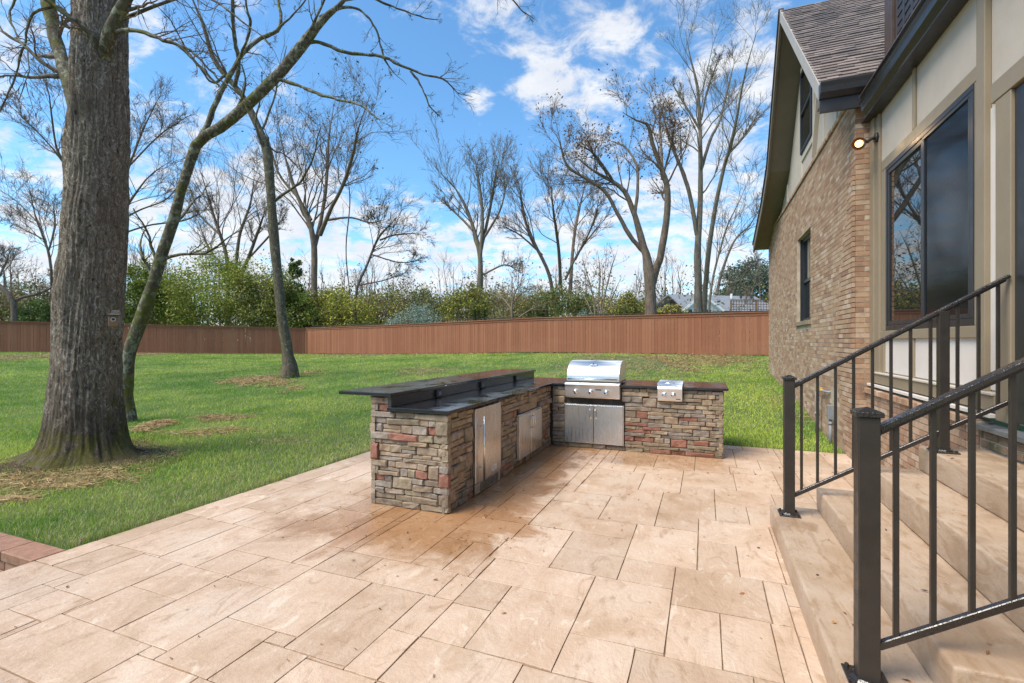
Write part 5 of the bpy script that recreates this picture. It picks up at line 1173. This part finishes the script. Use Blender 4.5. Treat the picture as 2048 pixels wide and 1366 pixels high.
bare_tree('bare_tree', 'gnarled bare tree beyond the fence, at the far side of the oak trunk', 33, [[(105, 620, 10), (100, 520, 8), (85, 470, 6), (70, 430, 5), (60, 380, 3)], [(98, 500, 6), (110, 450, 5), (105, 400, 3)], [(90, 480, 5), (50, 460, 4), (10, 440, 3)], [(80, 450, 4), (30, 400, 3), (-20, 370, 2)]], 'bark_brown', 40, (13, 8, 7), (.5, .55, .6), .009, .1, group=GB)
bare_tree('bare_tree', 'thick twisted trunk leaning over the fence top', 31, [[(28, 650, 20), (26, 610, 18), (12, 585, 16), (-8, 565, 14), (-40, 540, 12)], [(24, 605, 10), (45, 595, 9), (75, 588, 8), (110, 570, 6), (130, 540, 4)], [(-8, 565, 8), (10, 530, 6), (20, 500, 4)]], 'bark_brown', 41, (13, 8, 7), (.5, .55, .6), .009, .15, group=GB)

# hanging twig tips of the oak's high branches
# ------------------------------------------------------------------ shrubs
def shrub(name, label, px, py_top, wpx, D, cols, nleaf, lsz, seed, stems=True, dense=1.0, cat='shrub', base_py=None, mat='bark_brown'):
    r = np.random.default_rng(seed); c = V(px, 683, D); g_ = tz(c[0], c[1]); ztop = CAMH + (683 - py_top) * D / FPX; rx = wpx / 2 * D / FPX; hz_ = (ztop - g_)
    root = thing(name, (c[0], c[1], g_), label, cat, 'shrubs beyond the fence')
    nleaf = int(nleaf * 2.4); lsz *= .95; nc = max(30, int(80 * dense)); d = r.normal(size=(nc, 3)); d /= np.linalg.norm(d, axis=1, keepdims=True); d[:, 2] = np.where(r.random(nc) < .3, -r.uniform(0, .6, nc), np.abs(d[:, 2]))
    rad = r.uniform(.45, 1.0, nc) ** .6
    cc = np.array([c[0], c[1], g_ + hz_ * .38]) + d * rad[:, None] * np.array([rx, rx * .8, hz_ * .58])
    cs = r.uniform(.16, .34, nc) * min(rx, hz_)
    br = r.uniform(.85, 1.15, nc)
    k_ = r.integers(0, nc, nleaf); g = r.normal(size=(nleaf, 3)); g /= np.linalg.norm(g, axis=1, keepdims=True); g *= r.uniform(.3, 1.1, (nleaf, 1))
    p = cc[k_] + g * cs[k_][:, None]; p[:, 2] = np.maximum(p[:, 2], g_ + .05)
    lv, lf, lc = leaf_quads(p, lsz, r, cols); lc = lc * np.repeat(br[k_], 4)[:, None] * 2.25
    o_ = np_obj('foliage', lv, lf, 'leaf', root, cols=lc); o_['kind'] = 'stuff'
    ns = 12; b0 = np.array([c[0], c[1], g_]) + r.normal(size=(ns, 3)) * [rx * .2, rx * .2, 0]; tg = cc[r.integers(0, nc, ns)]
    P = b0[:, None] * (1 - np.linspace(0, 1, 7)[None, :, None]) + tg[:, None] * np.linspace(0, 1, 7)[None, :, None]; P[:, 1:-1] += r.normal(size=(ns, 5, 3)) * .07 * hz_
    R = np.repeat(np.linspace(.045, .012, 7)[None], ns, 0); A, RA = grow(P, R, 8, .3, 1, .4, (20, 60), .2, 5, .2, .5, .008, r)
    v_, f_ = merge([batch_tubes(P, R, 5), batch_tubes(A, RA, 3)]); np_obj('stems', v_, f_, mat, root, True)
    return root
GR = [(.10, .115, .016), (.125, .135, .02), (.07, .09, .014), (.155, .155, .026)]
DG = [(.035, .055, .014), (.05, .075, .018), (.065, .09, .022)]
YG = [(.17, .165, .022), (.13, .14, .025), (.21, .19, .03), (.10, .09, .03)]
OL_ = [(.105, .10, .03), (.085, .085, .03), (.13, .105, .04), (.07, .075, .025)]
GG = [(.12, .15, .115), (.15, .18, .14), (.09, .115, .085)]
BR = [(.13, .095, .06), (.10, .07, .045), (.16, .12, .08)]
shrub('round_shrub', 'large round bright green shrub behind the fence beside the leaning tree', 425, 500, 270, 37.5, GR, 9500, .10, 51)
shrub('round_shrub', 'dark green shrub seen between the oak trunk and the leaning tree', 278, 518, 110, 35, GR + DG, 4200, .10, 52)
shrub('green_shrub', 'rounded olive-green shrub next to the slim tree', 525, 528, 170, 37, GR + OL_, 6000, .10, 53)
shrub('green_shrub', 'dark leafy shrub at the foot of the ivy-hung forked tree', 600, 575, 110, 38, DG + GR, 3600, .10, 54)
shrub('yellow_shrub', 'loose yellow-leaved shrub just past the forked tree', 680, 560, 150, 39, YG, 4200, .095, 55)
shrub('yellow_shrub', 'wide yellow and brown thicket above the grey-green shrub', 800, 572, 200, 42, YG + BR, 6200, .10, 56)
shrub('silver_shrub', 'silvery grey-green shrub peeping over the fence top', 832, 611, 125, 33.5, GG, 5200, .055, 57)
shrub('yellow_shrub', 'yellowing hedge in front of the fan-shaped tree', 935, 572, 130, 40, YG + OL_, 4600, .10, 58)
shrub('brown_shrub', 'twiggy grey-brown shrub with few leaves over the little cypresses', 1035, 560, 130, 34, BR + OL_, 3200, .06, 59, mat='bark_pale')
shrub('olive_shrub', 'dense olive-green shrub below the clump of dark stems', 1120, 571, 150, 33, OL_ + DG, 7000, .075, 60)
shrub('silver_shrub', 'small silvery shrub in front of the pale thin stems', 1172, 613, 46, 29.5, GG, 2200, .045, 61)
shrub('olive_shrub', 'olive-yellow shrub beside the double trunk', 1250, 580, 95, 31, OL_ + YG, 4800, .075, 62)
shrub('brown_shrub', 'half-bare brownish shrub by the twisted trunk', 60, 560, 150, 36, BR + OL_, 4200, .09, 63)
shrub('green_shrub', 'dark green bush low behind the fence, under the gnarled tree', 85, 598, 120, 34, DG, 4200, .09, 64)
shrub('green_shrub', 'low green bush under the twisted trunk', 0, 610, 80, 35, DG + GR, 2600, .09, 66)
shrub('evergreen_shrub', 'narrow ivy column on a stem between slim tree and forked tree', 592, 490, 38, 39, DG, 2600, .10, 67)
for i, (px, pt, w_, D, cl, lb_) in enumerate((
        (645, 585, 150, 43, 0, 'low olive thicket behind the forked tree'), (745, 588, 140, 45, 1, 'brown and yellow thicket between forked tree and vine-hung tree'), (870, 575, 150, 46, 0, 'soft olive thicket beyond the silvery shrub'),
        (985, 580, 130, 43, 1, 'yellowish thicket beside the fan-shaped tree'), (1060, 578, 120, 41, 0, 'olive thicket behind the twiggy grey-brown shrub'), (1195, 590, 130, 42, 1, 'pale brown thicket behind the pale thin stems'), (1285, 598, 90, 44, 0, 'low thicket seen past the double trunk'),
        (150, 590, 140, 40, 0, 'olive thicket half hidden by the oak trunk'), (330, 560, 120, 42, 0, 'soft green thicket seen past the leaning tree'), (575, 560, 130, 44, 0, 'grey-green thicket behind the slim tree'), (1345, 606, 80, 38, 1, 'small brown thicket in front of the pale low house'))):
    shrub('thicket', lb_, px, pt, w_, D, (OL_ + YG[:2]) if cl == 0 else (YG + BR), 4200, .115, 300 + i)
# big evergreen beyond the house corner
shrub('evergreen_tree', 'big dark evergreen tree beyond the neighbour roof at the house corner', 1500, 520, 130, 75, [(.055, .075, .05), (.075, .095, .062), (.04, .055, .036)], 9500, .22, 65, cat='tree')
# little cypresses
for i, (px, pt, w_, lb_) in enumerate(((950, 618, 11, 'tiny green cypress over the fence, closer to the silvery shrub'), (969, 618, 10, 'tiny green cypress over the fence, closer to the twiggy shrub'), (1094, 614, 9, 'tiny green cypress in front of the olive shrub'))):
    D = 30.5; c = V(px, 683, D); g_ = tz(c[0], c[1]); zt = CAMH + (683 - pt) * D / FPX; r = np.random.default_rng(80 + i); n = 900
    root = thing('cypress', (c[0], c[1], g_), lb_, 'shrub', 'small cypresses')
    h = r.uniform(.1, 1, n); rr_ = w_ / 2 * D / FPX * np.minimum(1, (1 - h) * 2.2 + .12) * r.uniform(.5, 1, n); a = r.uniform(0, 6.28, n)
    lv, lf, lc = leaf_quads(np.stack([c[0] + np.cos(a) * rr_, c[1] + np.sin(a) * rr_, g_ + (zt - g_) * h], 1), .05, r, [(.025, .07, .015), (.04, .10, .02)])
    o_ = np_obj('foliage', lv, lf, 'leaf', root, cols=lc); o_['kind'] = 'stuff'
    m = MB(); m.tube([(c[0], c[1], g_ - .1), (c[0], c[1], zt - .1)], [.04, .01], 6); m.build('stem', 'bark_brown', root)
# pale many-stemmed crape myrtle
bare_tree('crape_myrtle', 'pale thin stems fanning up in front of the olive shrubs', 29, [[(1190, 632, 4), (1188, 600, 4), (1178, 560, 3), (1165, 520, 2)], [(1196, 632, 4), (1198, 590, 4), (1200, 540, 3), (1195, 500, 2)], [(1203, 632, 4), (1210, 590, 4), (1222, 540, 3), (1235, 500, 2)], [(1208, 632, 3), (1222, 600, 3), (1240, 560, 2)], [(1186, 632, 3), (1172, 600, 3), (1150, 570, 2)], [(1200, 632, 4), (1205, 580, 3), (1212, 520, 2)]], 'bark_pale', 45, (5, 4, 3), (.4, .5, .5), .006, .2, leaves=(180, .05, DRY, 0))
bare_tree('crape_myrtle', 'pale spreading bare stems over the fence below the dark stem clump', 31, [[(1024, 640, 6), (1024, 610, 5), (1032, 580, 4), (1050, 555, 3)], [(1024, 620, 4), (1005, 595, 3), (985, 575, 2)], [(1026, 605, 4), (1045, 585, 3), (1075, 570, 2)], [(1030, 640, 3), (1060, 620, 3), (1095, 605, 2)]], 'bark_pale', 46, (7, 5, 4), (.5, .5, .5), .006, .15)

# far bare woodland behind everything
r = np.random.default_rng(90); P0 = []
for i in range(150):
    px = r.uniform(-150, 1560); D = r.uniform(55, 85); c = V(px, 683, D); h = r.uniform(8, 14) * (D / 65)
    ph = 0 if px < 500 or px > 1300 else -1.5
    P0.append(np.stack([np.full(8, c[0]) + np.cumsum(r.normal(size=8) * .2), np.full(8, c[1]), np.linspace(.8, h + ph, 8)], 1))
P0 = np.array(P0); R0 = np.repeat(np.linspace(.15, .03, 8)[None], len(P0), 0)
A, RA = grow(P0, R0, 8, .25, 1, .42, (20, 60), .35, 6, .15, .5, .022, r); B, RB = grow(A, RA, 6, .2, 1, .55, (20, 60), .25, 3, .18, .6, .016, r)
v_, f_ = merge([batch_tubes(P0, R0, 5), batch_tubes(A, RA, 3), batch_tubes(B, RB, 3)])
o_ = np_obj('far_woodland', v_, f_, 'bark_brown', None, True); tag(o_, 'far bare grey-brown wood on the skyline', 'woodland', kind='stuff')
n = 56000; px = r.uniform(-200, 1540, n); D = r.uniform(48, 78, n); L_ = (px - 1024) / FPX * D; hh = 1.0 + np.abs(r.normal(size=n)) * 3.2 * (0.6 + vn2(px, px * 0, .02)) * D / 60; hh = np.minimum(hh, 10)
c = np.stack([-SY * D + CY * L_, CY * D + SY * L_, hh], 1)
lv, lf, lc = leaf_quads(c, .17, r, BR + OL_ + YG + BR); lc *= 1.35; o_ = np_obj('undergrowth', lv, lf, 'leaf', None, cols=lc); tag(o_, 'far scrubby undergrowth under the bare wood', 'undergrowth', kind='stuff')

# ------------------------------------------------------------------ neighbours
def nb(px, py, D): return V(px, py, D)
nh = thing('neighbour_house', tuple(nb(1440, 683, 52) * [1, 1, 0] + [0, 0, 1.2]), 'far single-storey house with grey gabled roof and white trim, past the tall bare tree', 'house')
def quad3(name, mat, pts, th, parent):
    m = MB(); p = [np.array(q_) for q_ in pts]; nrm = np.cross(p[1] - p[0], p[2] - p[0]); nrm /= np.linalg.norm(nrm); m.prism(p, nrm * th); return m.build(name, mat, parent)
Dn = 52
wl = quad3('wall', 'siding_sage', [nb(1367, 640, Dn), nb(1545, 640, Dn + 1), nb(1545, 616, Dn + 1), nb(1415, 616, Dn), nb(1415, 590, Dn), nb(1367, 622, Dn)], .15, nh) if 0 else None
a, b_, c_, d_ = nb(1365, 660, Dn), nb(1420, 660, Dn), nb(1420, 612, Dn), nb(1365, 612, Dn); pk = nb(1408, 586, Dn)
m = MB(); ext = nb(1560, 660, Dn + 3) - a; ext[2] = 0; back = np.array([-ext[1], ext[0], 0]); back = back / np.linalg.norm(back) * 8
m.prism([a, a + ext, a + ext + back, a + back], (0, 0, nb(1420, 615, Dn)[2] - a[2])); m.build('wall', 'siding_sage', nh)
e0 = nb(1360, 622, Dn - .5); rz = nb(1420, 583, Dn)[2]; ez = e0[2]
p0 = a + [0, 0, ez - a[2]] - back * .06; p1 = a + ext - back * .06 + [0, 0, ez - a[2]]; r0 = a + back * .5 + ext * .06; r1 = a + ext + back * .5; r0 = np.array([r0[0], r0[1], rz]); r1 = np.array([r1[0], r1[1], rz]); p2 = p0 + back * 1.12; p3 = p1 + back * 1.12
rfn = quad3('roof', 'roof_grey', [p0, p1, r1, r0], .12, nh); quad3('roof', 'roof_grey', [p2, r0, r1, p3], .12, nh)
gp = [nb(1362, 630, Dn - 1.2), nb(1440, 630, Dn - 1.0), nb(1408, 588, Dn - 1.1)]
quad3('gable', 'siding_white', [nb(1368, 640, Dn - 1.2), nb(1442, 640, Dn - 1), nb(1442, 620, Dn - 1.0), nb(1405, 592, Dn - 1.1), nb(1368, 622, Dn - 1.2)], .1, nh)
m = MB(); m.beam(nb(1362, 625, Dn - 1.4), nb(1405, 589, Dn - 1.4), .12, .22); m.beam(nb(1405, 589, Dn - 1.4), nb(1448, 622, Dn - 1.4), .12, .22); m.build('gable_trim', 'white_label', nh)
for px in (1375, 1413): quad3('window', 'frame_dark', [nb(px, 632, Dn - 1.35), nb(px + 9, 632, Dn - 1.35), nb(px + 9, 619, Dn - 1.35), nb(px, 619, Dn - 1.35)], .05, nh)
for px in (1463, 1482, 1503):
    q_ = nb(px, 592, Dn + 2.2); m = MB(); m.tube([q_ - [0, 0, .3], q_ + [0, 0, .25]], .12, 8); m.build('roof_vent', 'white_label' if px == 1463 else 'louvre', rfn)
n2_ = thing('neighbour_house', tuple(nb(1335, 683, 60) * [1, 1, 0] + [0, 0, 1.2]), 'far low pale house behind the double trunk', 'house')
a = nb(1255, 650, 60); ext = nb(1368, 650, 61) - a; ext[2] = 0; back = np.array([-ext[1], ext[0], 0]); back = back / np.linalg.norm(back) * 7
m = MB(); m.prism([a, a + ext, a + ext + back, a + back], (0, 0, nb(1320, 606, 60)[2] - a[2])); m.build('wall', 'siding_white', n2_)
zt, zr = nb(1320, 606, 60)[2], nb(1320, 591, 60)[2]; up_ = lambda p, z_: np.array([p[0], p[1], z_])
quad3('roof', 'roof_grey', [up_(a - back * .05, zt), up_(a + ext - back * .05, zt), up_(a + ext * .9 + back * .5, zr), up_(a + ext * .1 + back * .5, zr)], .12, n2_); quad3('roof', 'roof_grey', [up_(a + back * 1.05, zt), up_(a + ext * .1 + back * .5, zr), up_(a + ext * .9 + back * .5, zr), up_(a + ext + back * 1.05, zt)], .12, n2_)
for px in (1330, 1348): quad3('window', 'frame_dark', [nb(px, 616, 59.7), nb(px + 9, 616, 59.7), nb(px + 9, 609, 59.7), nb(px, 609, 59.7)], .05, n2_)
# lattice screen
lt = thing('lattice_screen', tuple(nb(1500, 683, 30) * [1, 1, 0] + [0, 0, 1.1]), 'brown wooden lattice screen over the fence by the house corner', 'screen')
a, b_ = nb(1462, 601, 30), nb(1560, 601, 30); z0, z1 = nb(1462, 624, 30)[2], a[2]; d = b_ - a; Ld = np.linalg.norm(d)
for i in range(19):
    p = a + d * i / 18; MB().beam((p[0], p[1], z0 - .1), (p[0], p[1], z1), .035, .012, (d[1], -d[0], 0)).build('lattice_strip', 'cedar', lt)
for i in range(5):
    z_ = z0 + (z1 - z0) * i / 4.5; MB().beam((a[0], a[1], z_), (b_[0], b_[1], z_), .012, .035).build('lattice_strip', 'cedar', lt)
MB().beam((a[0], a[1], z1 + .03), (b_[0], b_[1], z1 + .03), .09, .06).build('top_rail', 'cedar', lt)
for t in (0, .52, 1.0): p = a + d * t; mbox(p[0] - .05, p[0] + .05, p[1] - .05, p[1] + .05, tz(p[0], p[1]), z1).build('post', 'cedar', lt)
# old picket fence behind
for nm, lb_, pa, pb, D0, D1 in (('picket_fence', 'old slatted wood fence showing behind the fence near its corner', (612, 653), (830, 646), 37, 33), ('picket_fence', 'old slatted wood fence showing behind the little cypresses', (890, 639), (1085, 634), 32, 28.5), ('picket_fence', 'dark slatted wood fence behind the double trunk and tall tree', (1175, 629), (1545, 622), 26.5, 24)):
    a, b_ = nb(*pa, D0), nb(*pb, D1); d = b_ - a; L_ = np.linalg.norm(d[:2]); root = thing(nm, (*((a + b_) / 2)[:2], .9), lb_, 'fence', 'old fences beyond the board fence')
    MB().beam(a, b_, .08, .05).build('top_rail', 'dark_wood', root); MB().beam(a - [0, 0, .35], b_ - [0, 0, .35], .04, .08).build('rail', 'dark_wood', root)
    me = np_mesh('picket', np.array(mbox(-.045, .045, -.01, .01, 0, 1).v), mbox(0, 1, 0, 1, 0, 1).f, 'cedar'); np_ = int(L_ / .2)
    for i in range(np_):
        p = a + d * (i + .5) / np_; g_ = tz(p[0], p[1]); o_ = bpy.data.objects.new('picket', me); link(o_, root, (p[0], p[1], g_ + .02)); o_.scale = (1, 1, max(.3, p[2] - g_ - .06)); o_.rotation_euler = (0, 0, math.atan2(d[1], d[0]))

# ------------------------------------------------------------------ lawn cover
def ground_at(px, py):
    z_ = 0.0
    for _ in range(12):
        D = FPX * (CAMH - z_) / (py - 683); p = V(px, py, D); z_ = .6 * z_ + .4 * tz(p[0], p[1])
    return np.array([p[0], p[1]]), D
FN = np.array(F1) - np.array(F0); FN = np.array([FN[1], -FN[0]]) / np.linalg.norm(FN); FM = np.array(F2) - np.array(F1); FM = np.array([FM[1], -FM[0]]) / np.linalg.norm(FM)
if FN @ -np.array(F0) < 0: FN = -FN
if FM @ -np.array(F1) < 0: FM = -FM
def on_lawn(x, y):
    ok = ~((x > PX0 - .01) & (y < PY1 + .01)) & ~((x < PX0) & (y < 2.15)) & ~((x > HX - .02) & (y < BY1 + .03))
    ok &= ((x - F0[0]) * FN[0] + (y - F0[1]) * FN[1] > .03) & ((x - F1[0]) * FM[0] + (y - F1[1]) * FM[1] > .03)
    ok &= np.hypot(x - oak_c[0], y - oak_c[1]) > .62
    return ok
# straw patches: centre pixel and half extents in pixels
SP = [(80, 966, 165, 24, .85), (15, 1000, 70, 18, .6), (300, 853, 42, 13, 1.0), (380, 868, 70, 8, .7), (440, 838, 60, 6, .7), (500, 762, 48, 6, .8), (592, 778, 18, 4, .7), (560, 768, 30, 4, .5), (1275, 725, 130, 8, 1.0), (1430, 720, 70, 5, .8), (50, 713, 60, 9, 1.0), (290, 708, 40, 4, .8), (850, 742, 60, 4, .4), (450, 860, 60, 5, .4), (620, 745, 26, 3, .5), (1555, 800, 25, 6, .35), (1590, 830, 30, 8, .35), (780, 708, 180, 2.5, .7), (560, 885, 50, 8, .3), (330, 905, 60, 10, .35)]
patches = []
for px, py, rx, ry, st_ in SP:
    c, D = ground_at(px, py); Hh = (py - 683) * D / FPX
    patches.append((c, rx * D / FPX, max(.25, ry * D * D / (FPX * max(Hh, .25))), st_))
def straw_mask(x, y):
    m_ = np.zeros_like(x)
    for c, ra, rb, st_ in patches:
        dx, dy = x - c[0], y - c[1]; L_ = CY * dx + SY * dy; Dd = -SY * dx + CY * dy
        e = np.sqrt((L_ / ra) ** 2 + (Dd / rb) ** 2) + (vn2(x, y, 1.7) - .5) * 1.3 + (vn2(x, y, 6) - .5) * 1.0
        m_ = np.maximum(m_, np.clip((1.25 - e) / .85, 0, 1) * st_)
    return m_
r = np.random.default_rng(101)
def blades(x, y, h, wd, lean_, cols, seg2, name, mat, zoff=0):
    n = len(x); z_ = terrain(x, y) + zoff; a = r.uniform(0, 6.283, n); la = r.uniform(0, 6.283, n); lm = lean_ * r.uniform(.3, 1.2, n) * h
    b0 = np.stack([x, y, z_ - .004], 1); sd_ = np.stack([np.cos(a), np.sin(a), np.zeros(n)], 1) * (wd / 2)[:, None]; ld = np.stack([np.cos(la) * lm, np.sin(la) * lm, np.zeros(n)], 1)
    tip = b0 + ld + np.stack([np.zeros(n), np.zeros(n), h], 1); midp = b0 + ld * .32 + np.stack([np.zeros(n), np.zeros(n), h * .62], 1)
    if seg2:
        vv = np.stack([b0 - sd_, b0 + sd_, midp + sd_ * .75, midp - sd_ * .75, tip], 1).reshape(-1, 3); i0 = np.arange(n) * 5
        ff = np.concatenate([np.stack([i0, i0 + 1, i0 + 2], 1), np.stack([i0, i0 + 2, i0 + 3], 1), np.stack([i0 + 3, i0 + 2, i0 + 4], 1)]); k_ = 5
    else:
        vv = np.stack([b0 - sd_, b0 + sd_, tip], 1).reshape(-1, 3); ff = np.arange(3 * n).reshape(n, 3); k_ = 3
    return vv, ff, np.repeat(cols, k_, axis=0)
def grass_cols(x, y, n):
    g1 = vn2(x, y, .35); g2 = vn2(x, y, 1.3); g3 = vn2(x, y, .11)
    st5 = .5 + .5 * np.sin(x * 5.2 + g1 * 3)
    t = np.clip((g1 - .5) * 1.3 + (g2 - .5) * 1.0 + (vn2(x, y, 4.5) - .5) * .6 + (st5 - .5) * .22 + r.normal(size=n) * .2 + .52, 0, 1)[:, None]
    near = np.exp(-np.maximum(PX0 - x, 0) / 1.5) * (x < PX0) * .55 ; near = near[:, None]
    c = np.array([.125, .295, .018]) * (1 - t) + np.array([.590, .660, .10]) * t
    dry = (r.random(n) < (.05 + .22 * np.clip(g2 * 1.4 - .35, 0, 1) + near[:, 0] * .85 + straw_mask(x, y) * .8))[:, None]
    c = np.where(dry, np.array([.52, .46, .24]) * r.uniform(.7, 1.15, (n, 1)), c)
    return c * r.uniform(.75, 1.25, (n, 1)) * (.9 + .25 * g3[:, None])
allv = []
for D0, D1, seg2 in ((3.3, 8.5, True), (8.5, 16, False), (16, 40, False)):
    dens = lambda D: 5900 * (4.5 / D) ** 1.7
    N = int(2.7 * 5900 * 4.5 ** 1.7 * (D1 ** .3 - D0 ** .3) / .3)
    u = r.random(N); D = (D0 ** .3 + u * (D1 ** .3 - D0 ** .3)) ** (1 / .3); L_ = r.uniform(-1.35, 1.35, N) * D
    x = -SY * D + CY * L_; y = CY * D + SY * L_
    ok = on_lawn(x, y); x, y, D = x[ok], y[ok], D[ok]
    sm_ = straw_mask(x, y); ok = r.random(len(x)) > sm_ * .6; x, y, D = x[ok], y[ok], D[ok]; n = len(x)
    h = (.032 + .024 * r.random(n)) * (.8 + .5 * vn2(x, y, 2.2)); h *= 1 + .6 * np.exp(-np.maximum(PX0 - x, 0) / .12) * (x < PX0)
    wd = .0034 * (np.maximum(D, 4.5) / 4.5) ** .95 * r.uniform(.7, 1.3, n)
    allv.append(blades(x, y, h, wd, .75, grass_cols(x, y, n), seg2, '', ''))
b = 0; vv, ff, cc = [], [], []
for v_, f_, c_ in allv: vv.append(v_); ff.append(f_ + b); cc.append(c_); b += len(v_)
o_ = np_obj('grass', np.concatenate(vv), np.concatenate(ff), 'blade', None, cols=np.concatenate(cc)); tag(o_, 'short green lawn grass between the patio and the fence', 'grass', kind='stuff')
print('GRASS TRIS', sum(len(f_) for f_ in ff))
# straw lying on the bare patches
vv, ff, cc, b = [], [], [], 0
for c, ra, rb, st_ in patches:
    D = depth_of(*c); nn = int(min(14000, 8200 * ra * rb * 3.1 * st_ * (6 / D) ** .75)) + 120
    L_ = r.uniform(-1.7, 1.7, nn) * ra; Dd = r.uniform(-1.7, 1.7, nn) * rb; x = c[0] - SY * Dd + CY * L_; y = c[1] + CY * Dd + SY * L_
    ok = on_lawn(x, y) & (r.random(nn) < straw_mask(x, y) * 1.4); x, y = x[ok], y[ok]; n = len(x)
    if n == 0: continue
    a = r.uniform(0, 6.283, n); ln = r.uniform(.05, .16, n) * (1 + .25 * (D > 12)); z_ = terrain(x, y) + r.uniform(.004, .045, n); tl = r.normal(size=n) * .16
    d = np.stack([np.cos(a), np.sin(a), tl], 1) * ln[:, None] / 2; wd = .0035 * max(1, (D / 6) ** .95) * r.uniform(.7, 1.4, n); s_ = np.stack([-np.sin(a), np.cos(a), np.zeros(n)], 1) * wd[:, None] / 2; p = np.stack([x, y, z_], 1)
    v_ = np.stack([p - d - s_, p + d - s_, p + d + s_ + [0, 0, .002], p - d + s_ + [0, 0, .002]], 1).reshape(-1, 3); vv.append(v_); ff.append(np.arange(4 * n).reshape(n, 4) + b); b += 4 * n
    col = np.array([(.46, .30, .13), (.38, .235, .10), (.52, .38, .19), (.26, .15, .07)])[r.integers(0, 4, n)] * r.uniform(.75, 1.2, (n, 1)); cc.append(np.repeat(col, 4, axis=0))
o_ = np_obj('straw', np.concatenate(vv), np.concatenate(ff), 'straw', None, cols=np.concatenate(cc)); tag(o_, 'loose dry straw scattered on bare patches of the lawn', 'straw', kind='stuff')
# soil round the oak's foot
n = 60; a = np.arange(n) * 2 * np.pi / n; rr_ = 1.15 + .28 * np.sin(a * 3 + 1) + r.normal(size=n) * .05
ring0 = np.stack([oak_c[0] + np.cos(a) * rr_, oak_c[1] + np.sin(a) * rr_], 1); ring1 = np.stack([oak_c[0] + np.cos(a) * .3, oak_c[1] + np.sin(a) * .3], 1)
z0 = terrain(ring0[:, 0], ring0[:, 1]) + .004; z1 = terrain(ring1[:, 0], ring1[:, 1]) + .06
ii = np.arange(n); jj = (ii + 1) % n
o_ = np_obj('bare_soil', np.concatenate([np.c_[ring0, z0], np.c_[ring1, z1]]), np.stack([ii, jj, jj + n, ii + n], 1), 'soil', None, True); tag(o_, kind='structure')
# leaf litter: patio, steps, lawn
def litter(name, label, x, y, z_, sz, cols, cat):
    n = len(x); a = r.uniform(0, 6.283, n); s_ = sz * r.uniform(.5, 1.5, n); asp = r.uniform(.15, .5, n)
    d = np.stack([np.cos(a), np.sin(a), r.normal(size=n) * .12], 1) * s_[:, None]; e = np.stack([-np.sin(a), np.cos(a), r.normal(size=n) * .25], 1) * (s_ * asp)[:, None]; p = np.stack([x, y, z_ + .005], 1); up_ = np.array([0, 0, 1.0]) * (s_ * asp * .8)[:, None]
    v_ = np.stack([p - d, p - e * .8 - d * .2 + up_ * .7, p + d + up_ * .5, p + e + d * .1 + up_ * .4, p], 1).reshape(-1, 3); i0 = np.arange(n) * 5
    f_ = np.concatenate([np.stack([i0, i0 + 1, i0 + 4], 1), np.stack([i0 + 1, i0 + 2, i0 + 4], 1), np.stack([i0 + 2, i0 + 3, i0 + 4], 1), np.stack([i0 + 3, i0, i0 + 4], 1)])
    col = np.asarray(cols)[r.integers(0, len(cols), n)] * r.uniform(.7, 1.3, (n, 1))
    o_ = np_obj(name, v_, f_, 'litter', None, cols=np.repeat(col, 5, axis=0)); tag(o_, label, cat, kind='stuff')
LC = [(.30, .12, .03), (.20, .085, .03), (.09, .05, .03), (.04, .028, .02), (.36, .17, .05)]
n = 900; x = r.uniform(-4.2, 1.7, n); y = r.uniform(1.0, 7.9, n); w_ = np.exp(-((x + 1.9) / .8) ** 2) * (y > 3) + np.exp(-((y - 6.6) / .7) ** 2) * .9 + .28
ok = (r.random(n) < w_) & ~((x < FB + .05) & (x > -3.08) & (y > FA - .05)) & ~((y > FC - .05) & (x < .28)) & ~((x > .5) & (y < 4.72)); x, y = x[ok], y[ok]
litter('leaf_litter', 'small brown leaf bits and twigs scattered on the patio slabs', x, y, np.zeros(len(x)), .013, LC, 'leaves')
n = 46; k_ = r.integers(0, 4, n); xs = np.array(SX)[k_] + r.uniform(.03, .3, n); ys = r.uniform(2.4, 4.62, n)
litter('leaf_litter', 'a few brown leaf bits lying on the concrete steps', xs, ys, np.array(SZ[1:])[k_], .012, LC, 'leaves')
n = 900; D = r.uniform(5, 30, n); L_ = r.uniform(-1.15, .65, n) * D; x = -SY * D + CY * L_; y = CY * D + SY * L_; ok = on_lawn(x, y) & (r.random(n) < .55); x, y = x[ok], y[ok]
litter('leaf_litter', 'scattered fallen brown leaves lying in the lawn grass', x, y, terrain(x, y) + .045, .03, [(.16, .075, .035), (.22, .11, .05), (.10, .05, .03)], 'leaves')
